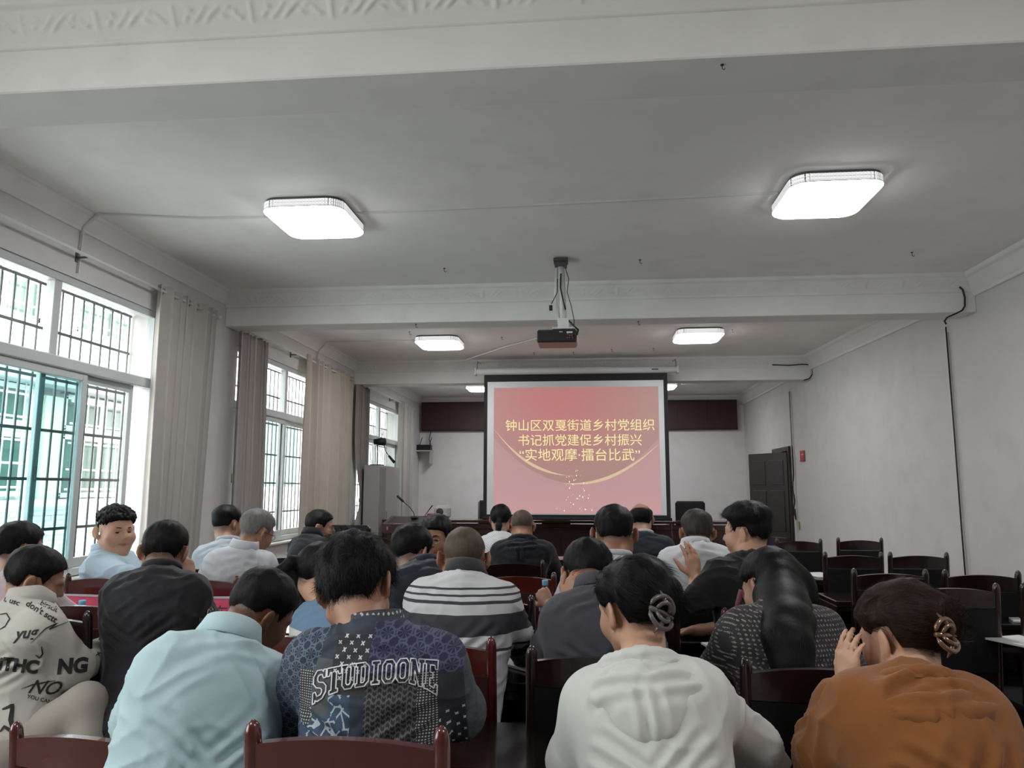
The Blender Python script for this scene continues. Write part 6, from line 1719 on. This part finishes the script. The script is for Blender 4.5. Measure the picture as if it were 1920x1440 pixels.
# router shelf in the far left corner
t = thing('wall_shelf', 'small wall shelf with a black router at the far left corner', 'shelf', (-3.62, 16.72, 2.28))
MB().box((0, 0, 0), (.42, .30, .03), bev=.004).build('board', mat('shelf_white', (.5, .48, .46), .5), t)
MB().prism([(.17, .14), (.20, .14), (.20, -.12), (.17, -.12)], -.28, 0).build('bracket', mat('shelf_white', (.5, .48, .46), .5), t)
t3 = thing('router', 'black router with short aerials on the small wall shelf', 'router', (-3.60, 16.70, 2.297)); MB().box((0, 0, .06), (.34, .20, .12), bev=.01).build('case', BK, t3)
for x in (-.12, .10): MB().tube([(x, .08, .12), (x + .06, .08, .30)], .008, 6).build('aerial', BK, t3)
MB().tube([(.16, .05, .08), (.10, .07, .25), (.14, .10, .50)], .010, 6).build('power_lead', BK, t3)

# ================================================================ bottles, papers, pen
BOT = glass('bottle_plastic', (.86, .92, .95)); CAPB = mat('cap_blue', (.16, .42, .62), .35); LAB = mat('bottle_label', (.42, .58, .70), .5)
def bottle(x, y, z, label, r=.031, h=.205):
    t = thing('water_bottle', label, 'bottle', (x, y, z), 0, 'small water bottles'); s = h / .205
    MB().lathe([(r * .9, 0), (r, .006), (r, .035), (r * .93, .045), (r, .055), (r, .130 * s), (r * .9, .150 * s), (r * .45, .178 * s), (r * .42, .186 * s)], (0, 0, 0), 22).build('body', BOT, t)
    MB().lathe([(r + .0006, .060), (r + .0006, .120 * s)], (0, 0, 0), 22).build('label', LAB, t)
    MB().lathe([(r * .86, .004), (r * .9, .05), (r * .9, .11 * s), (r * .86, .13 * s)], (0, 0, 0), 18).build('water', glass('water', (.80, .88, .92)), t)
    MB().lathe([(.0145, .182 * s), (.015, .184 * s), (.015, .203 * s), (.0135, .207 * s)], (0, 0, 0), 18).build('cap', CAPB, t)
    return t
a = at(1022, 1150, 3.74); bottle(float(a[0]), 3.76, .80, 'water bottle with blue cap held in the broad man\'s left hand')
bottle(float(at(1592, 1250, 2.2)[0]), 2.2, dt, 'water bottle with blue cap beside the face of the woman in rust orange')
bottle(float(at(151, 1170, 3.13)[0]), 3.13, dt, 'water bottle with pale blue cap in front of the scribbled shirt')
bottle(float(at(566, 1065, 5.4)[0]), 5.4, dt, 'small far water bottle left of the woman with the ponytail in denim')
PAP = mat('paper', (.62, .62, .61), .8)
def paper(x, y, z, rz, label, w_=.21, d_=.297, n=3):
    o = MB().box((0, 0, .0015 * n), (w_, d_, .003 * n), bev=.0005).build('paper_sheets', PAP); o.location = (x, y, z); o.rotation_euler = (0, 0, rz); prop(o, label, 'paper', 'papers on the desks'); return o
for px, py, z, rz, lb in ((1085, 1043, dt, .2, 'white papers on the desk right of the black hooded jacket'), (1112, 1047, dt, 1.5, 'white paper just nearer, right of the black hooded jacket'), (1537, 1079, dt, .3, 'sheet of paper on the left corner of the empty desk at right'),
                        (1935, 1208, dt, .4, 'sheet of paper on the desk at the right edge'), (1903, 1162, dt, -.3, 'thin white paper strip near the right edge, beyond the nearest empty chair'), (262, 1202, dt, .5, 'paper at the desk corner beside the writing hand'),
                        (1336, 1212, dt, .2, 'small white paper left of the dotted blouse'), (1010, 1248, dt, .8, 'paper under the arm of the striped polo shirt')):
    x_, y_ = onz(px, py, z); paper(x_, y_, z, rz, lb, *((.05, .2) if py == 1162 else (.07, .10) if py == 1212 else (.21, .297)))
W_ = person_graf['WR']; pen = MB(); c = W_ + np.array((.0, .05, .03)); pen.tube([c, c + np.array((.004, .02, .02)), c + np.array((.028, .06, .125)), c + np.array((.029, .061, .13))], [.001, .0045, .0045, .002], 10)
prop(pen.build('pen', mat('pen_white', (.65, .65, .66), .3)), 'white pen held upright in the hand of the scribbled shirt', 'pen')
o = MB().box((W_[0] + .03, W_[1] + .10, dt + .012), (.20, .26, .022), bev=.002).build('notebook', PAP); prop(o, 'white notebook under the writing hand at the left', 'notebook')
# pink strap hanging over a chair
PS = mat('pink_strap', (.26, .075, .10), .7); t = thing('bag_strap', 'dusky pink bag strap hanging over the chair left of the dotted blouse', 'bag', pz(1396, 1150, 3.0))
b0 = np.array(pz(1396, 1150, 3.0))
for pts in ([(1390, 1106), (1384, 1130), (1378, 1154)], [(1392, 1108), (1402, 1130), (1404, 1154)]):
    MB().tube([at(px, py, 3.02) - b0 for px, py in pts], .010, 6).build('strap', PS, t)
